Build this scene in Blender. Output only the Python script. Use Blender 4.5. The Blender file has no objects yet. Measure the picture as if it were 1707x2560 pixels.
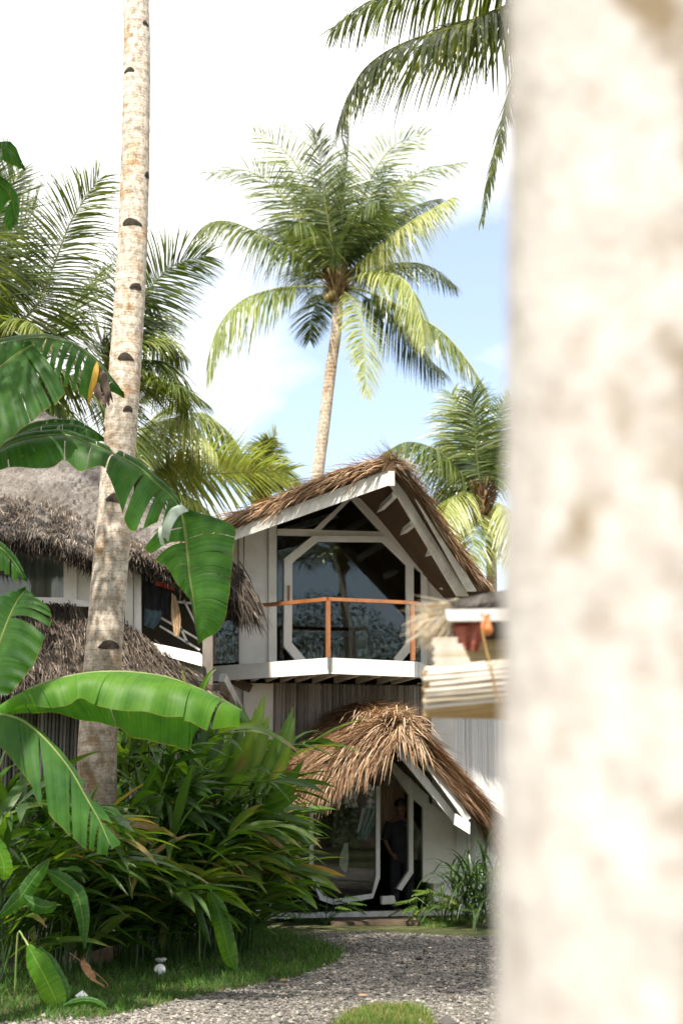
import bpy, math, random
import numpy as np
from mathutils import Vector, Matrix

# ------------------------------------------------------------------ camera / world / sun
SC = bpy.context.scene
COL = SC.collection
RNG = np.random.default_rng(11)
random.seed(5)
FPX = 50.0 / 36.0 * 2560.0
PITCH = math.atan(730.0 / FPX)
CAMZ = 1.75
cam = bpy.data.cameras.new("camera")
cam.sensor_fit = 'VERTICAL'
cam.sensor_height = 36.0
cam.sensor_width = 24.0
cam.lens = 50.0
cam.clip_start = 0.05
cam.clip_end = 3000
cam.dof.use_dof = True
cam.dof.focus_distance = 17.0
cam.dof.aperture_fstop = 1.5
camo = bpy.data.objects.new("camera", cam)
COL.objects.link(camo)
camo.location = (0, 0, CAMZ)
camo.rotation_euler = (math.pi / 2 + PITCH, 0, 0)
SC.camera = camo

SUN_AZ, SUN_EL = math.radians(-15), math.radians(56)
SUND = Vector((math.sin(SUN_AZ) * math.cos(SUN_EL), -math.cos(SUN_AZ) * math.cos(SUN_EL), math.sin(SUN_EL)))
sl = bpy.data.lights.new("sun", 'SUN')
sl.energy = 5.0
sl.angle = math.radians(0.53)
sl.color = (1.0, 0.93, 0.82)
so = bpy.data.objects.new("sun", sl)
COL.objects.link(so)
so.rotation_euler = SUND.to_track_quat('Z', 'Y').to_euler()
so.location = (5, -10, 30)

SC.view_settings.view_transform = 'Standard'
SC.view_settings.look = 'None'
SC.view_settings.gamma = 1
SC.view_settings.exposure = 1.18
SC.cycles.use_denoising = True
SC.cycles.max_bounces = 8
SC.cycles.transparent_max_bounces = 12


def px_dir(px, py):
    x = (px - 853.5) / FPX
    z = -(py - 1280.0) / FPX
    c, s = math.cos(PITCH), math.sin(PITCH)
    return np.array([x, c - z * s, s + z * c])


def P(px, py, Y):
    d = px_dir(px, py)
    return np.array([0, 0, CAMZ]) + d * (Y / d[1])


def PZ(px, py, z):
    d = px_dir(px, py)
    return np.array([0, 0, CAMZ]) + d * ((z - CAMZ) / d[2])


def G(px, py):
    return PZ(px, py, 0.0)


world = bpy.data.worlds.new("World")
SC.world = world
world.use_nodes = True
wn, wl = world.node_tree.nodes, world.node_tree.links
wn.clear()
wo = wn.new('ShaderNodeOutputWorld')
sky = wn.new('ShaderNodeTexSky')
sky.sky_type = 'NISHITA'
sky.sun_disc = False
sky.sun_elevation = SUN_EL
sky.sun_rotation = math.pi - SUN_AZ
sky.air_density = 1.0
sky.dust_density = 0.6
bg1 = wn.new('ShaderNodeBackground')
bg1.inputs[1].default_value = 0.115
wl.new(sky.outputs[0], bg1.inputs[0])
bg2 = wn.new('ShaderNodeBackground')
bg2.inputs[0].default_value = (1.0, 0.985, 0.965, 1)
bg2.inputs[1].default_value = 0.88
tc = wn.new('ShaderNodeTexCoord')
nz = wn.new('ShaderNodeTexNoise')
nz.inputs['Scale'].default_value = 5.0
nz.inputs['Detail'].default_value = 7
nz.inputs['Roughness'].default_value = 0.55
mp = wn.new('ShaderNodeMapping')
mp.inputs['Scale'].default_value = (1, 1, 2.2)
wl.new(tc.outputs['Generated'], mp.inputs[0])
wl.new(mp.outputs[0], nz.inputs['Vector'])
gd = px_dir(1060, 1010)
gd = gd / np.linalg.norm(gd)
dt = wn.new('ShaderNodeVectorMath')
dt.operation = 'DOT_PRODUCT'
dt.inputs[1].default_value = tuple(gd)
wl.new(tc.outputs['Generated'], dt.inputs[0])
mr = wn.new('ShaderNodeMapRange')
mr.inputs['From Min'].default_value = math.cos(math.radians(15))
mr.inputs['From Max'].default_value = math.cos(math.radians(1.5))
mr.inputs['To Min'].default_value = 0.32
mr.inputs['To Max'].default_value = -0.40
wl.new(dt.outputs['Value'], mr.inputs['Value'])
dt2 = wn.new('ShaderNodeVectorMath')
dt2.operation = 'DOT_PRODUCT'
dt2.inputs[1].default_value = tuple(Vector((0.52, -0.83, 0.30)).normalized())
wl.new(tc.outputs['Generated'], dt2.inputs[0])
mr2 = wn.new('ShaderNodeMapRange')
mr2.inputs['From Min'].default_value = math.cos(math.radians(38))
mr2.inputs['From Max'].default_value = math.cos(math.radians(22))
mr2.inputs['To Min'].default_value = 0.0
mr2.inputs['To Max'].default_value = -0.62
wl.new(dt2.outputs['Value'], mr2.inputs['Value'])
ad0 = wn.new('ShaderNodeMath')
ad0.operation = 'ADD'
wl.new(mr2.outputs[0], ad0.inputs[0])
wl.new(mr.outputs[0], ad0.inputs[1])
ad = wn.new('ShaderNodeMath')
ad.operation = 'ADD'
wl.new(nz.outputs['Fac'], ad.inputs[0])
wl.new(ad0.outputs[0], ad.inputs[1])
cr = wn.new('ShaderNodeValToRGB')
cr.color_ramp.elements[0].position = 0.25
cr.color_ramp.elements[0].color = (0.16, 0.16, 0.16, 1)
cr.color_ramp.elements[1].position = 0.68
wl.new(ad.outputs[0], cr.inputs[0])
ms = wn.new('ShaderNodeMixShader')
wl.new(cr.outputs[0], ms.inputs[0])
wl.new(bg1.outputs[0], ms.inputs[1])
wl.new(bg2.outputs[0], ms.inputs[2])
wl.new(ms.outputs[0], wo.inputs[0])


# ------------------------------------------------------------------ materials
def new_mat(name):
    m = bpy.data.materials.new(name)
    m.use_nodes = True
    n, l = m.node_tree.nodes, m.node_tree.links
    b = n['Principled BSDF']
    return m, n, l, b


def tex_noise(n, l, scale, detail=5, stretch=(1, 1, 1), rough=0.6):
    c = n.new('ShaderNodeTexCoord')
    mp = n.new('ShaderNodeMapping')
    mp.inputs['Scale'].default_value = stretch
    t = n.new('ShaderNodeTexNoise')
    t.inputs['Scale'].default_value = scale
    t.inputs['Detail'].default_value = detail
    t.inputs['Roughness'].default_value = rough
    l.new(c.outputs['Object'], mp.inputs[0])
    l.new(mp.outputs[0], t.inputs['Vector'])
    return t


def ramp(n, l, src, stops):
    r = n.new('ShaderNodeValToRGB')
    e = r.color_ramp.elements
    e[0].position, e[0].color = stops[0][0], (*stops[0][1], 1)
    e[1].position, e[1].color = stops[-1][0], (*stops[-1][1], 1)
    for p, c in stops[1:-1]:
        x = e.new(p)
        x.color = (*c, 1)
    l.new(src, r.inputs[0])
    return r.outputs[0]


def mixc(n, l, fac, a, b, mode='MIX'):
    m = n.new('ShaderNodeMix')
    m.data_type = 'RGBA'
    m.blend_type = mode
    for s, v in ((m.inputs[0], fac), (m.inputs[6], a), (m.inputs[7], b)):
        if hasattr(v, 'is_output') or isinstance(v, bpy.types.NodeSocket):
            l.new(v, s)
        elif isinstance(v, (int, float)):
            s.default_value = v
        else:
            s.default_value = (*v, 1)
    return m.outputs[2]


def bump(n, l, b, src, strength=0.4, dist=0.02):
    k = n.new('ShaderNodeBump')
    k.inputs['Strength'].default_value = strength
    k.inputs['Distance'].default_value = dist
    l.new(src, k.inputs['Height'])
    l.new(k.outputs[0], b.inputs['Normal'])


def attr(n, name):
    a = n.new('ShaderNodeAttribute')
    a.attribute_name = name
    return a.outputs['Fac']


def pmat(name, c1, c2, scale=6, rough=0.6, bmp=0.2, stretch=(1, 1, 1), c3=None, spec=0.4, bscale=None, dist=0.01):
    m, n, l, b = new_mat(name)
    t = tex_noise(n, l, scale, 6, stretch)
    st = [(0.35, c1), (0.62, c2)] if c3 is None else [(0.3, c1), (0.5, c2), (0.7, c3)]
    l.new(ramp(n, l, t.outputs['Fac'], st), b.inputs['Base Color'])
    b.inputs['Roughness'].default_value = rough
    b.inputs['Specular IOR Level'].default_value = spec
    if bmp:
        t2 = tex_noise(n, l, bscale or scale * 6, 4, stretch)
        bump(n, l, b, t2.outputs['Fac'], bmp, dist)
    return m


def tint_mat(name, stops, rough=0.75, spec=0.2, trans=0.0, tcol=None, noise=0.25, nscale=3.0, rnd=0.0):
    """colour from the per-strand 'tint' attribute, broken up by noise"""
    m, n, l, b = new_mat(name)
    t = tex_noise(n, l, nscale, 4)
    a = attr(n, 'tint')
    mm = n.new('ShaderNodeMath')
    mm.operation = 'MULTIPLY_ADD'
    l.new(t.outputs['Fac'], mm.inputs[0])
    mm.inputs[1].default_value = noise * 2
    sub = n.new('ShaderNodeMath')
    sub.operation = 'ADD'
    l.new(a, sub.inputs[0])
    sub.inputs[1].default_value = -noise
    l.new(sub.outputs[0], mm.inputs[2])
    fac = mm.outputs[0]
    if rnd:
        oi = n.new('ShaderNodeObjectInfo')
        k = n.new('ShaderNodeMath')
        k.operation = 'MULTIPLY_ADD'
        l.new(oi.outputs['Random'], k.inputs[0])
        k.inputs[1].default_value = rnd
        l.new(fac, k.inputs[2])
        k2 = n.new('ShaderNodeMath')
        k2.operation = 'ADD'
        l.new(k.outputs[0], k2.inputs[0])
        k2.inputs[1].default_value = -rnd / 2
        fac = k2.outputs[0]
    c = ramp(n, l, fac, stops)
    l.new(c, b.inputs['Base Color'])
    b.inputs['Roughness'].default_value = rough
    b.inputs['Specular IOR Level'].default_value = spec
    if trans:
        o = n['Material Output']
        tr = n.new('ShaderNodeBsdfTranslucent')
        l.new(mixc(n, l, 1.0, c, tcol or (1, 1, 1), 'MULTIPLY'), tr.inputs[0])
        mx = n.new('ShaderNodeMixShader')
        mx.inputs[0].default_value = trans
        l.new(b.outputs[0], mx.inputs[1])
        l.new(tr.outputs[0], mx.inputs[2])
        l.new(mx.outputs[0], o.inputs[0])
    return m


def banana_mat(name, dark, light, tcol, trans=0.35):
    m, n, l, b = new_mat(name)
    al = attr(n, 'along')
    s = n.new('ShaderNodeTexNoise')
    s.noise_dimensions = '1D'
    s.inputs['Scale'].default_value = 38.0
    s.inputs['Detail'].default_value = 4
    l.new(al, s.inputs['W'])
    t = tex_noise(n, l, 4.0, 5)
    fac = n.new('ShaderNodeMath')
    fac.operation = 'MULTIPLY_ADD'
    l.new(s.outputs[0], fac.inputs[0])
    fac.inputs[1].default_value = 0.42
    l.new(t.outputs['Fac'], fac.inputs[2])
    c = ramp(n, l, fac.outputs[0], [(0.50, dark), (0.92, light)])
    # midrib pale, edge yellowing
    cs = attr(n, 'cross')
    mid = ramp(n, l, cs, [(0.0, (0.8, 0.8, 0.8)), (0.04, (0, 0, 0))])
    c = mixc(n, l, mid, c, (0.32, 0.38, 0.12))
    ed = ramp(n, l, cs, [(0.985, (0, 0, 0)), (1.0, (0.7, 0.7, 0.7))])
    en = ramp(n, l, tex_noise(n, l, 7.0, 3).outputs['Fac'], [(0.42, (0.34, 0.30, 0.05)), (0.56, (0.20, 0.11, 0.035))])
    c = mixc(n, l, ed, c, en)
    # a few brown blemishes
    t3 = tex_noise(n, l, 22.0, 3)
    bl = ramp(n, l, t3.outputs['Fac'], [(0.70, (0, 0, 0)), (0.76, (1, 1, 1))])
    c = mixc(n, l, bl, c, (0.16, 0.10, 0.03))
    l.new(c, b.inputs['Base Color'])
    b.inputs['Roughness'].default_value = 0.52
    b.inputs['Specular IOR Level'].default_value = 0.32
    bump(n, l, b, s.outputs[0], 0.35, 0.006)
    o = n['Material Output']
    tr = n.new('ShaderNodeBsdfTranslucent')
    l.new(mixc(n, l, 1.0, c, tcol, 'MULTIPLY'), tr.inputs[0])
    mx = n.new('ShaderNodeMixShader')
    mx.inputs[0].default_value = trans
    l.new(b.outputs[0], mx.inputs[1])
    l.new(tr.outputs[0], mx.inputs[2])
    l.new(mx.outputs[0], o.inputs[0])
    return m


def bark_mat(name, pale, tan, dark, ring=9.0, moss=None, moss_top=2.5, dark_amt=0.5, blot=2.6):
    m, n, l, b = new_mat(name)
    fine = tex_noise(n, l, 16, 8, (1, 1, 0.8), 0.7)
    blotn = tex_noise(n, l, blot, 6, (1, 1, 1.0), 0.65)
    c = ramp(n, l, blotn.outputs['Fac'], [(0.36, pale), (0.52, pale), (0.66, tan)])
    f = ramp(n, l, fine.outputs['Fac'], [(0.40, (0.35, 0.3, 0.26)), (0.56, (1, 1, 1))])
    c = mixc(n, l, 0.75, c, f, 'MULTIPLY')
    # growth rings: thin bands, wavy
    co = n.new('ShaderNodeTexCoord')
    w = n.new('ShaderNodeTexWave')
    w.wave_type = 'BANDS'
    w.bands_direction = 'Z'
    w.inputs['Scale'].default_value = ring
    w.inputs['Distortion'].default_value = 2.4
    w.inputs['Detail'].default_value = 3
    w.inputs['Detail Scale'].default_value = 1.2
    l.new(co.outputs['Object'], w.inputs['Vector'])
    r1 = ramp(n, l, w.outputs['Fac'], [(0.0, (0.8, 0.8, 0.8)), (0.035, (0, 0, 0))])
    c = mixc(n, l, r1, c, mixc(n, l, dark_amt, c, dark))
    r2 = ramp(n, l, w.outputs['Fac'], [(0.965, (0, 0, 0)), (1.0, (0.6, 0.6, 0.6))])
    c = mixc(n, l, r2, c, (0.62, 0.58, 0.52))
    crk = tex_noise(n, l, 26, 4, (1, 1, 0.09), 0.6)
    r3 = ramp(n, l, crk.outputs['Fac'], [(0.63, (0, 0, 0)), (0.75, (0.6, 0.6, 0.6))])
    c = mixc(n, l, r3, c, dark)
    if moss is not None:
        sp = n.new('ShaderNodeSeparateXYZ')
        l.new(co.outputs['Object'], sp.inputs[0])
        mr = n.new('ShaderNodeMapRange')
        mr.inputs['From Min'].default_value = 0.5
        mr.inputs['From Max'].default_value = moss_top
        mr.inputs['To Min'].default_value = 0.42
        mr.inputs['To Max'].default_value = -0.1
        l.new(sp.outputs['Z'], mr.inputs['Value'])
        ad = n.new('ShaderNodeMath')
        l.new(mr.outputs[0], ad.inputs[0])
        l.new(tex_noise(n, l, 5, 7).outputs['Fac'], ad.inputs[1])
        rm = ramp(n, l, ad.outputs[0], [(0.48, (0, 0, 0)), (0.95, (0.8, 0.8, 0.8))])
        c = mixc(n, l, rm, c, moss)
    l.new(c, b.inputs['Base Color'])
    b.inputs['Roughness'].default_value = 0.9
    b.inputs['Specular IOR Level'].default_value = 0.15
    hs = n.new('ShaderNodeMath')
    l.new(fine.outputs['Fac'], hs.inputs[0])
    l.new(crk.outputs['Fac'], hs.inputs[1])
    bump(n, l, b, hs.outputs[0], 0.6, 0.02)
    return m


def glass_mat(name, tint=(0.80, 0.84, 0.82), ior=1.52):
    m, n, l, b = new_mat(name)
    o = n['Material Output']
    n.remove(b)
    f = n.new('ShaderNodeFresnel')
    f.inputs['IOR'].default_value = ior
    tr = n.new('ShaderNodeBsdfTransparent')
    tr.inputs[0].default_value = (*tint, 1)
    g = n.new('ShaderNodeBsdfGlossy')
    g.inputs['Roughness'].default_value = 0.012
    mx = n.new('ShaderNodeMixShader')
    l.new(f.outputs[0], mx.inputs[0])
    l.new(tr.outputs[0], mx.inputs[1])
    l.new(g.outputs[0], mx.inputs[2])
    l.new(mx.outputs[0], o.inputs[0])
    return m


M = {}
M['white'] = pmat('white_paint', (0.72, 0.69, 0.65), (0.83, 0.80, 0.77), 3.5, 0.5, 0.15, bscale=40, dist=0.004)
M['white_old'] = pmat('weathered_white_paint', (0.58, 0.55, 0.51), (0.78, 0.76, 0.73), 5, 0.6, 0.25, (1, 1, 0.4), bscale=50, dist=0.004)
M['cream_wall'] = pmat('cream_wall_paint', (0.68, 0.64, 0.58), (0.76, 0.72, 0.66), 2.5, 0.7, 0.1)
M['orange_wood'] = pmat('varnished_orange_wood', (0.21, 0.075, 0.024), (0.32, 0.125, 0.042), 6, 0.28, 0.1, (1, 1, 0.3), spec=0.6)
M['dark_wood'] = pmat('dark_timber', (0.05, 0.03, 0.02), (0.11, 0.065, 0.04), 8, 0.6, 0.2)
M['step_wood'] = pmat('weathered_step_wood', (0.06, 0.04, 0.026), (0.12, 0.085, 0.055), 6, 0.7, 0.3, (0.3, 1, 1))
M['grey_board'] = pmat('shaded_grey_board', (0.10, 0.085, 0.07), (0.19, 0.165, 0.14), 5, 0.7, 0.2, (1, 1, 0.3))  # brownish grey board, the shade on that wall put into its dark colour
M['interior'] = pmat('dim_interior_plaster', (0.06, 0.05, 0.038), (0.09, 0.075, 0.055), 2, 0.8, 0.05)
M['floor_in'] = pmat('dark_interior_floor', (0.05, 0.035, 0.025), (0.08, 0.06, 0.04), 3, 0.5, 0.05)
M['curtain'] = pmat('tan_bamboo_curtain', (0.42, 0.28, 0.15), (0.62, 0.44, 0.27), 9, 0.8, 0.3, (3, 3, 0.2))
M['curtain_pale'] = pmat('pale_sheer_curtain', (0.34, 0.35, 0.34), (0.46, 0.47, 0.46), 4, 0.9, 0.2, (3, 3, 0.2))
M['cane'] = tint_mat('grey_cane_cladding', [(0.0, (0.10, 0.085, 0.07)), (0.5, (0.30, 0.265, 0.23)), (1.0, (0.50, 0.46, 0.42))], 0.7, 0.2, noise=0.18, nscale=5)
M['cane_white'] = tint_mat('whitewashed_cane', [(0.0, (0.60, 0.60, 0.60)), (0.5, (0.74, 0.74, 0.74)), (1.0, (0.80, 0.80, 0.80))], 0.7, 0.2, noise=0.15, nscale=3)
M['cane_dark'] = tint_mat('weathered_grey_bamboo', [(0.0, (0.06, 0.055, 0.05)), (0.5, (0.22, 0.21, 0.20)), (1.0, (0.46, 0.45, 0.43))], 0.7, 0.2, noise=0.22, nscale=4)
M['blind'] = tint_mat('bleached_bamboo_slats', [(0.0, (0.36, 0.23, 0.08)), (0.35, (0.46, 0.36, 0.20)), (0.6, (0.56, 0.49, 0.38)), (1.0, (0.66, 0.61, 0.54))], 0.6, 0.3, noise=0.15, nscale=14)
M['thatch'] = tint_mat('brown_thatch', [(0.0, (0.055, 0.032, 0.018)), (0.35, (0.17, 0.098, 0.052)), (0.7, (0.34, 0.215, 0.12)), (1.0, (0.50, 0.36, 0.23))], 0.7, 0.25, 0.15, (1, 0.8, 0.5), noise=0.16, nscale=2.2)
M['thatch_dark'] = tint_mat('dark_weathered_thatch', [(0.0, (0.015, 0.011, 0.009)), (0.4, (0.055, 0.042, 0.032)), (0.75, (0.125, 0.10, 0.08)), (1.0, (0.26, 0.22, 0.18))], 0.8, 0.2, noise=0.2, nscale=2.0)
M['thatch_tan'] = tint_mat('golden_thatch', [(0.0, (0.045, 0.026, 0.015)), (0.35, (0.18, 0.098, 0.05)), (0.7, (0.40, 0.25, 0.14)), (1.0, (0.60, 0.47, 0.33))], 0.65, 0.3, 0.15, (1, 0.8, 0.5), noise=0.16, nscale=2.2)
M['thatch_grey'] = tint_mat('grey_weathered_thatch', [(0.0, (0.045, 0.038, 0.032)), (0.4, (0.15, 0.125, 0.105)), (0.75, (0.27, 0.24, 0.21)), (1.0, (0.42, 0.38, 0.34))], 0.8, 0.2, noise=0.2, nscale=2.0)
M['straw'] = tint_mat('bleached_straw', [(0.0, (0.26, 0.16, 0.06)), (0.5, (0.52, 0.42, 0.26)), (1.0, (0.72, 0.66, 0.56))], 0.7, 0.25, 0.15, (1, 0.85, 0.5), noise=0.15)
M['cloth_red'] = pmat('terracotta_cloth', (0.26, 0.075, 0.05), (0.36, 0.12, 0.08), 6, 0.85, 0.2)
M['cloth_bright'] = pmat('red_cap_cloth', (0.42, 0.04, 0.02), (0.52, 0.06, 0.03), 8, 0.8, 0.1)
M['cloth_dark'] = pmat('charcoal_cloth', (0.008, 0.009, 0.011), (0.018, 0.019, 0.023), 6, 0.9, 0.2)
M['cloth_blue'] = pmat('slate_blue_cloth', (0.05, 0.08, 0.10), (0.08, 0.12, 0.15), 6, 0.9, 0.2)
M['cloth_tan'] = pmat('tan_canvas_cloth', (0.30, 0.20, 0.11), (0.42, 0.30, 0.18), 6, 0.9, 0.2)
M['skin'] = pmat('brown_skin', (0.11, 0.058, 0.035), (0.14, 0.075, 0.048), 6, 0.55, 0.05)
M['hair'] = pmat('black_hair', (0.008, 0.007, 0.006), (0.02, 0.017, 0.014), 30, 0.5, 0.3)
M['eye'] = pmat('eye_white', (0.6, 0.58, 0.55), (0.65, 0.63, 0.6), 5, 0.3, 0)
M['rope'] = pmat('golden_rope', (0.36, 0.21, 0.06), (0.50, 0.32, 0.11), 60, 0.8, 0.5)
M['orange_shell'] = pmat('orange_gourd', (0.42, 0.12, 0.02), (0.62, 0.24, 0.06), 14, 0.35, 0.2, spec=0.6)
M['blue_tape'] = pmat('blue_twine', (0.02, 0.14, 0.26), (0.05, 0.26, 0.42), 20, 0.5, 0.2)
M['globe'] = pmat('white_glass_globe', (0.74, 0.74, 0.72), (0.80, 0.80, 0.78), 10, 0.2, 0.0, spec=0.6)
M['lamp_metal'] = pmat('grey_lamp_metal', (0.30, 0.30, 0.29), (0.42, 0.42, 0.40), 10, 0.4, 0.1)
M['paper'] = pmat('white_paper', (0.72, 0.72, 0.70), (0.78, 0.78, 0.77), 10, 0.7, 0.1)
M['dry_leaf'] = pmat('dry_orange_leaf', (0.20, 0.09, 0.04), (0.36, 0.19, 0.09), 12, 0.7, 0.4)
M['dead_brown'] = pmat('dead_leaf_brown', (0.05, 0.032, 0.025), (0.16, 0.11, 0.085), 20, 0.85, 0.5, (1, 1, 0.3))
M['yellow_leaf'] = pmat('yellow_dying_leaf', (0.50, 0.27, 0.02), (0.62, 0.36, 0.03), 8, 0.5, 0.1)
M['frond'] = tint_mat('coconut_frond', [(0.0, (0.018, 0.034, 0.009)), (0.35, (0.055, 0.085, 0.018)), (0.65, (0.135, 0.17, 0.036)), (1.0, (0.29, 0.30, 0.09))], 0.30, 0.6, 0.30, (1.7, 1.7, 0.5), noise=0.12, nscale=0.7, rnd=0.22)
M['frond_pale'] = tint_mat('sunlit_yellowed_frond', [(0.0, (0.06, 0.09, 0.026)), (0.4, (0.16, 0.20, 0.055)), (0.7, (0.29, 0.32, 0.105)), (1.0, (0.42, 0.42, 0.20))], 0.32, 0.6, 0.36, (1.6, 1.7, 0.6), noise=0.14, nscale=0.8, rnd=0.2)  # old yellowish fronds; the brightness of sunlit ones is put into the colour too
M['rachis'] = pmat('frond_rib', (0.18, 0.20, 0.05), (0.30, 0.30, 0.10), 4, 0.5, 0.1)
M['sheath'] = tint_mat('fibrous_palm_sheath', [(0.0, (0.06, 0.035, 0.02)), (0.5, (0.20, 0.12, 0.06)), (1.0, (0.36, 0.25, 0.14))], 0.85, 0.15, noise=0.3, nscale=8)
M['coconut'] = pmat('green_brown_coconut', (0.12, 0.10, 0.03), (0.22, 0.15, 0.05), 6, 0.5, 0.1)
M['ginger'] = tint_mat('ginger_leaf', [(0.0, (0.007, 0.022, 0.006)), (0.4, (0.024, 0.064, 0.011)), (0.75, (0.065, 0.135, 0.022)), (0.93, (0.14, 0.21, 0.045)), (1.0, (0.25, 0.17, 0.07))], 0.36, 0.45, 0.40, (2.0, 2.0, 0.5), noise=0.14, nscale=2.5, rnd=0.1)
M['fern'] = tint_mat('lobed_leaf', [(0.0, (0.02, 0.045, 0.012)), (0.5, (0.06, 0.12, 0.025)), (1.0, (0.15, 0.21, 0.04))], 0.4, 0.45, 0.3, (1.5, 1.6, 0.5), noise=0.12, nscale=3)
M['tree_leaf'] = tint_mat('broad_tree_leaf', [(0.0, (0.018, 0.04, 0.012)), (0.5, (0.045, 0.085, 0.022)), (1.0, (0.09, 0.13, 0.035))], 0.6, 0.15, 0.25, (1.3, 1.5, 0.5), noise=0.12)
M['grass'] = tint_mat('lawn_grass', [(0.0, (0.016, 0.048, 0.008)), (0.5, (0.042, 0.11, 0.014)), (0.85, (0.10, 0.18, 0.028)), (1.0, (0.24, 0.19, 0.08))], 0.6, 0.25, 0.25, (1.3, 1.5, 0.5), noise=0.2, nscale=1.6)
M['banana'] = banana_mat('banana_leaf', (0.016, 0.062, 0.012), (0.046, 0.125, 0.022), (2.6, 2.9, 0.5), 0.38)
M['banana_lit'] = banana_mat('backlit_banana_leaf', (0.040, 0.125, 0.012), (0.095, 0.21, 0.022), (2.8, 2.8, 0.4), 0.50)  # brighter copy of the banana leaf, backlight put into its colour
M['banana_pale'] = pmat('waxy_leaf_underside', (0.30, 0.38, 0.30), (0.40, 0.46, 0.38), 8, 0.5, 0.1)
M['petiole'] = pmat('banana_stalk', (0.10, 0.16, 0.04), (0.20, 0.24, 0.08), 5, 0.45, 0.1, (1, 1, 0.3))
M['bark_palm'] = bark_mat('ringed_coconut_bark', (0.60, 0.54, 0.47), (0.44, 0.28, 0.15), (0.10, 0.065, 0.045), 2.7, (0.15, 0.095, 0.05), 7.6, 0.55)
M['bark_far'] = bark_mat('pale_coconut_bark', (0.46, 0.385, 0.31), (0.30, 0.19, 0.11), (0.10, 0.07, 0.05), 2.9, None, 1, 0.5)
M['notch'] = pmat('dark_notch', (0.012, 0.010, 0.008), (0.05, 0.038, 0.028), 18, 0.95, 0.5)
M['gravel_stone'] = tint_mat('gravel_stone', [(0.0, (0.05, 0.047, 0.043)), (0.4, (0.15, 0.138, 0.125)), (0.75, (0.29, 0.262, 0.23)), (1.0, (0.55, 0.49, 0.43))], 0.8, 0.25, noise=0.08, nscale=1.2)


def big_bark():
    m, n, l, b = new_mat('pale_lichen_bark')
    t = tex_noise(n, l, 15, 6, (1, 1, 0.8), 0.62)
    t2 = tex_noise(n, l, 7.5, 6, (1, 1, 0.6), 0.6)
    c = ramp(n, l, t.outputs['Fac'], [(0.30, (0.25, 0.215, 0.18)), (0.43, (0.355, 0.33, 0.305)), (0.60, (0.43, 0.41, 0.39))])
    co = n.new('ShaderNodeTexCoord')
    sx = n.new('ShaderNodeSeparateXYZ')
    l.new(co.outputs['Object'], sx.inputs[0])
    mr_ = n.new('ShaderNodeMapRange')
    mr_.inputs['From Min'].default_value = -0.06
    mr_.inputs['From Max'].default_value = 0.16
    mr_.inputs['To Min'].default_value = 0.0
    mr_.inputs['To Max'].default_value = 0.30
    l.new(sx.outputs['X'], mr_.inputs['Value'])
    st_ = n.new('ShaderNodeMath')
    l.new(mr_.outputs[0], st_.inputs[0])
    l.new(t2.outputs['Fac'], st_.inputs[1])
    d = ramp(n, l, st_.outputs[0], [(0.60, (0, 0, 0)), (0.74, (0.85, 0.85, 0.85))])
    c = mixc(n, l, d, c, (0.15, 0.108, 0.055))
    t3 = tex_noise(n, l, 70, 5, (1, 1, 0.5))
    l.new(c, b.inputs['Base Color'])
    b.inputs['Roughness'].default_value = 0.9
    b.inputs['Specular IOR Level'].default_value = 0.1
    hs = n.new('ShaderNodeMath')
    l.new(t.outputs['Fac'], hs.inputs[0])
    l.new(t3.outputs['Fac'], hs.inputs[1])
    bump(n, l, b, hs.outputs[0], 0.5, 0.02)
    return m


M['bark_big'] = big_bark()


def ground_mat(name, stops, scale, bdist, fine):
    m, n, l, b = new_mat(name)
    v = n.new('ShaderNodeTexVoronoi')
    v.inputs['Scale'].default_value = fine
    c = n.new('ShaderNodeTexCoord')
    l.new(c.outputs['Object'], v.inputs['Vector'])
    sp = n.new('ShaderNodeSeparateColor')
    l.new(v.outputs['Color'], sp.inputs[0])
    t = tex_noise(n, l, scale, 5)
    ad = n.new('ShaderNodeMath')
    ad.operation = 'MULTIPLY_ADD'
    l.new(sp.outputs[0], ad.inputs[0])
    ad.inputs[1].default_value = 0.5
    sb = n.new('ShaderNodeMath')
    l.new(t.outputs['Fac'], sb.inputs[0])
    sb.inputs[1].default_value = -0.25
    l.new(sb.outputs[0], ad.inputs[2])
    l.new(ramp(n, l, ad.outputs[0], stops), b.inputs['Base Color'])
    b.inputs['Roughness'].default_value = 0.9
    b.inputs['Specular IOR Level'].default_value = 0.15
    bump(n, l, b, v.outputs['Distance'], 0.8, bdist)
    return m


M['gravel'] = ground_mat('gravel_bed', [(0.2, (0.06, 0.056, 0.05)), (0.5, (0.17, 0.155, 0.14)), (0.8, (0.30, 0.28, 0.25))], 1.2, 0.02, 42)
M['soil'] = ground_mat('dark_soil', [(0.2, (0.022, 0.017, 0.011)), (0.5, (0.05, 0.04, 0.024)), (0.8, (0.075, 0.07, 0.03))], 1.5, 0.02, 14)
M['ground'] = ground_mat('grassy_earth', [(0.2, (0.03, 0.04, 0.015)), (0.5, (0.06, 0.07, 0.025)), (0.8, (0.10, 0.10, 0.05))], 0.6, 0.02, 10)


def net_mat():
    m, n, l, b = new_mat('grey_netting_over_thatch')
    t = tex_noise(n, l, 1.6, 6)
    t2 = tex_noise(n, l, 34, 6, (1, 1, 0.5), 0.7)
    c = ramp(n, l, t.outputs['Fac'], [(0.3, (0.085, 0.07, 0.058)), (0.5, (0.16, 0.14, 0.125)), (0.72, (0.27, 0.25, 0.235))])
    f = ramp(n, l, t2.outputs['Fac'], [(0.36, (0.22, 0.2, 0.18)), (0.6, (1, 1, 1))])
    c = mixc(n, l, 0.85, c, f, 'MULTIPLY')
    l.new(c, b.inputs['Base Color'])
    b.inputs['Roughness'].default_value = 0.85
    bump(n, l, b, t2.outputs['Fac'], 0.9, 0.03)
    return m


M['net'] = net_mat()


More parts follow.
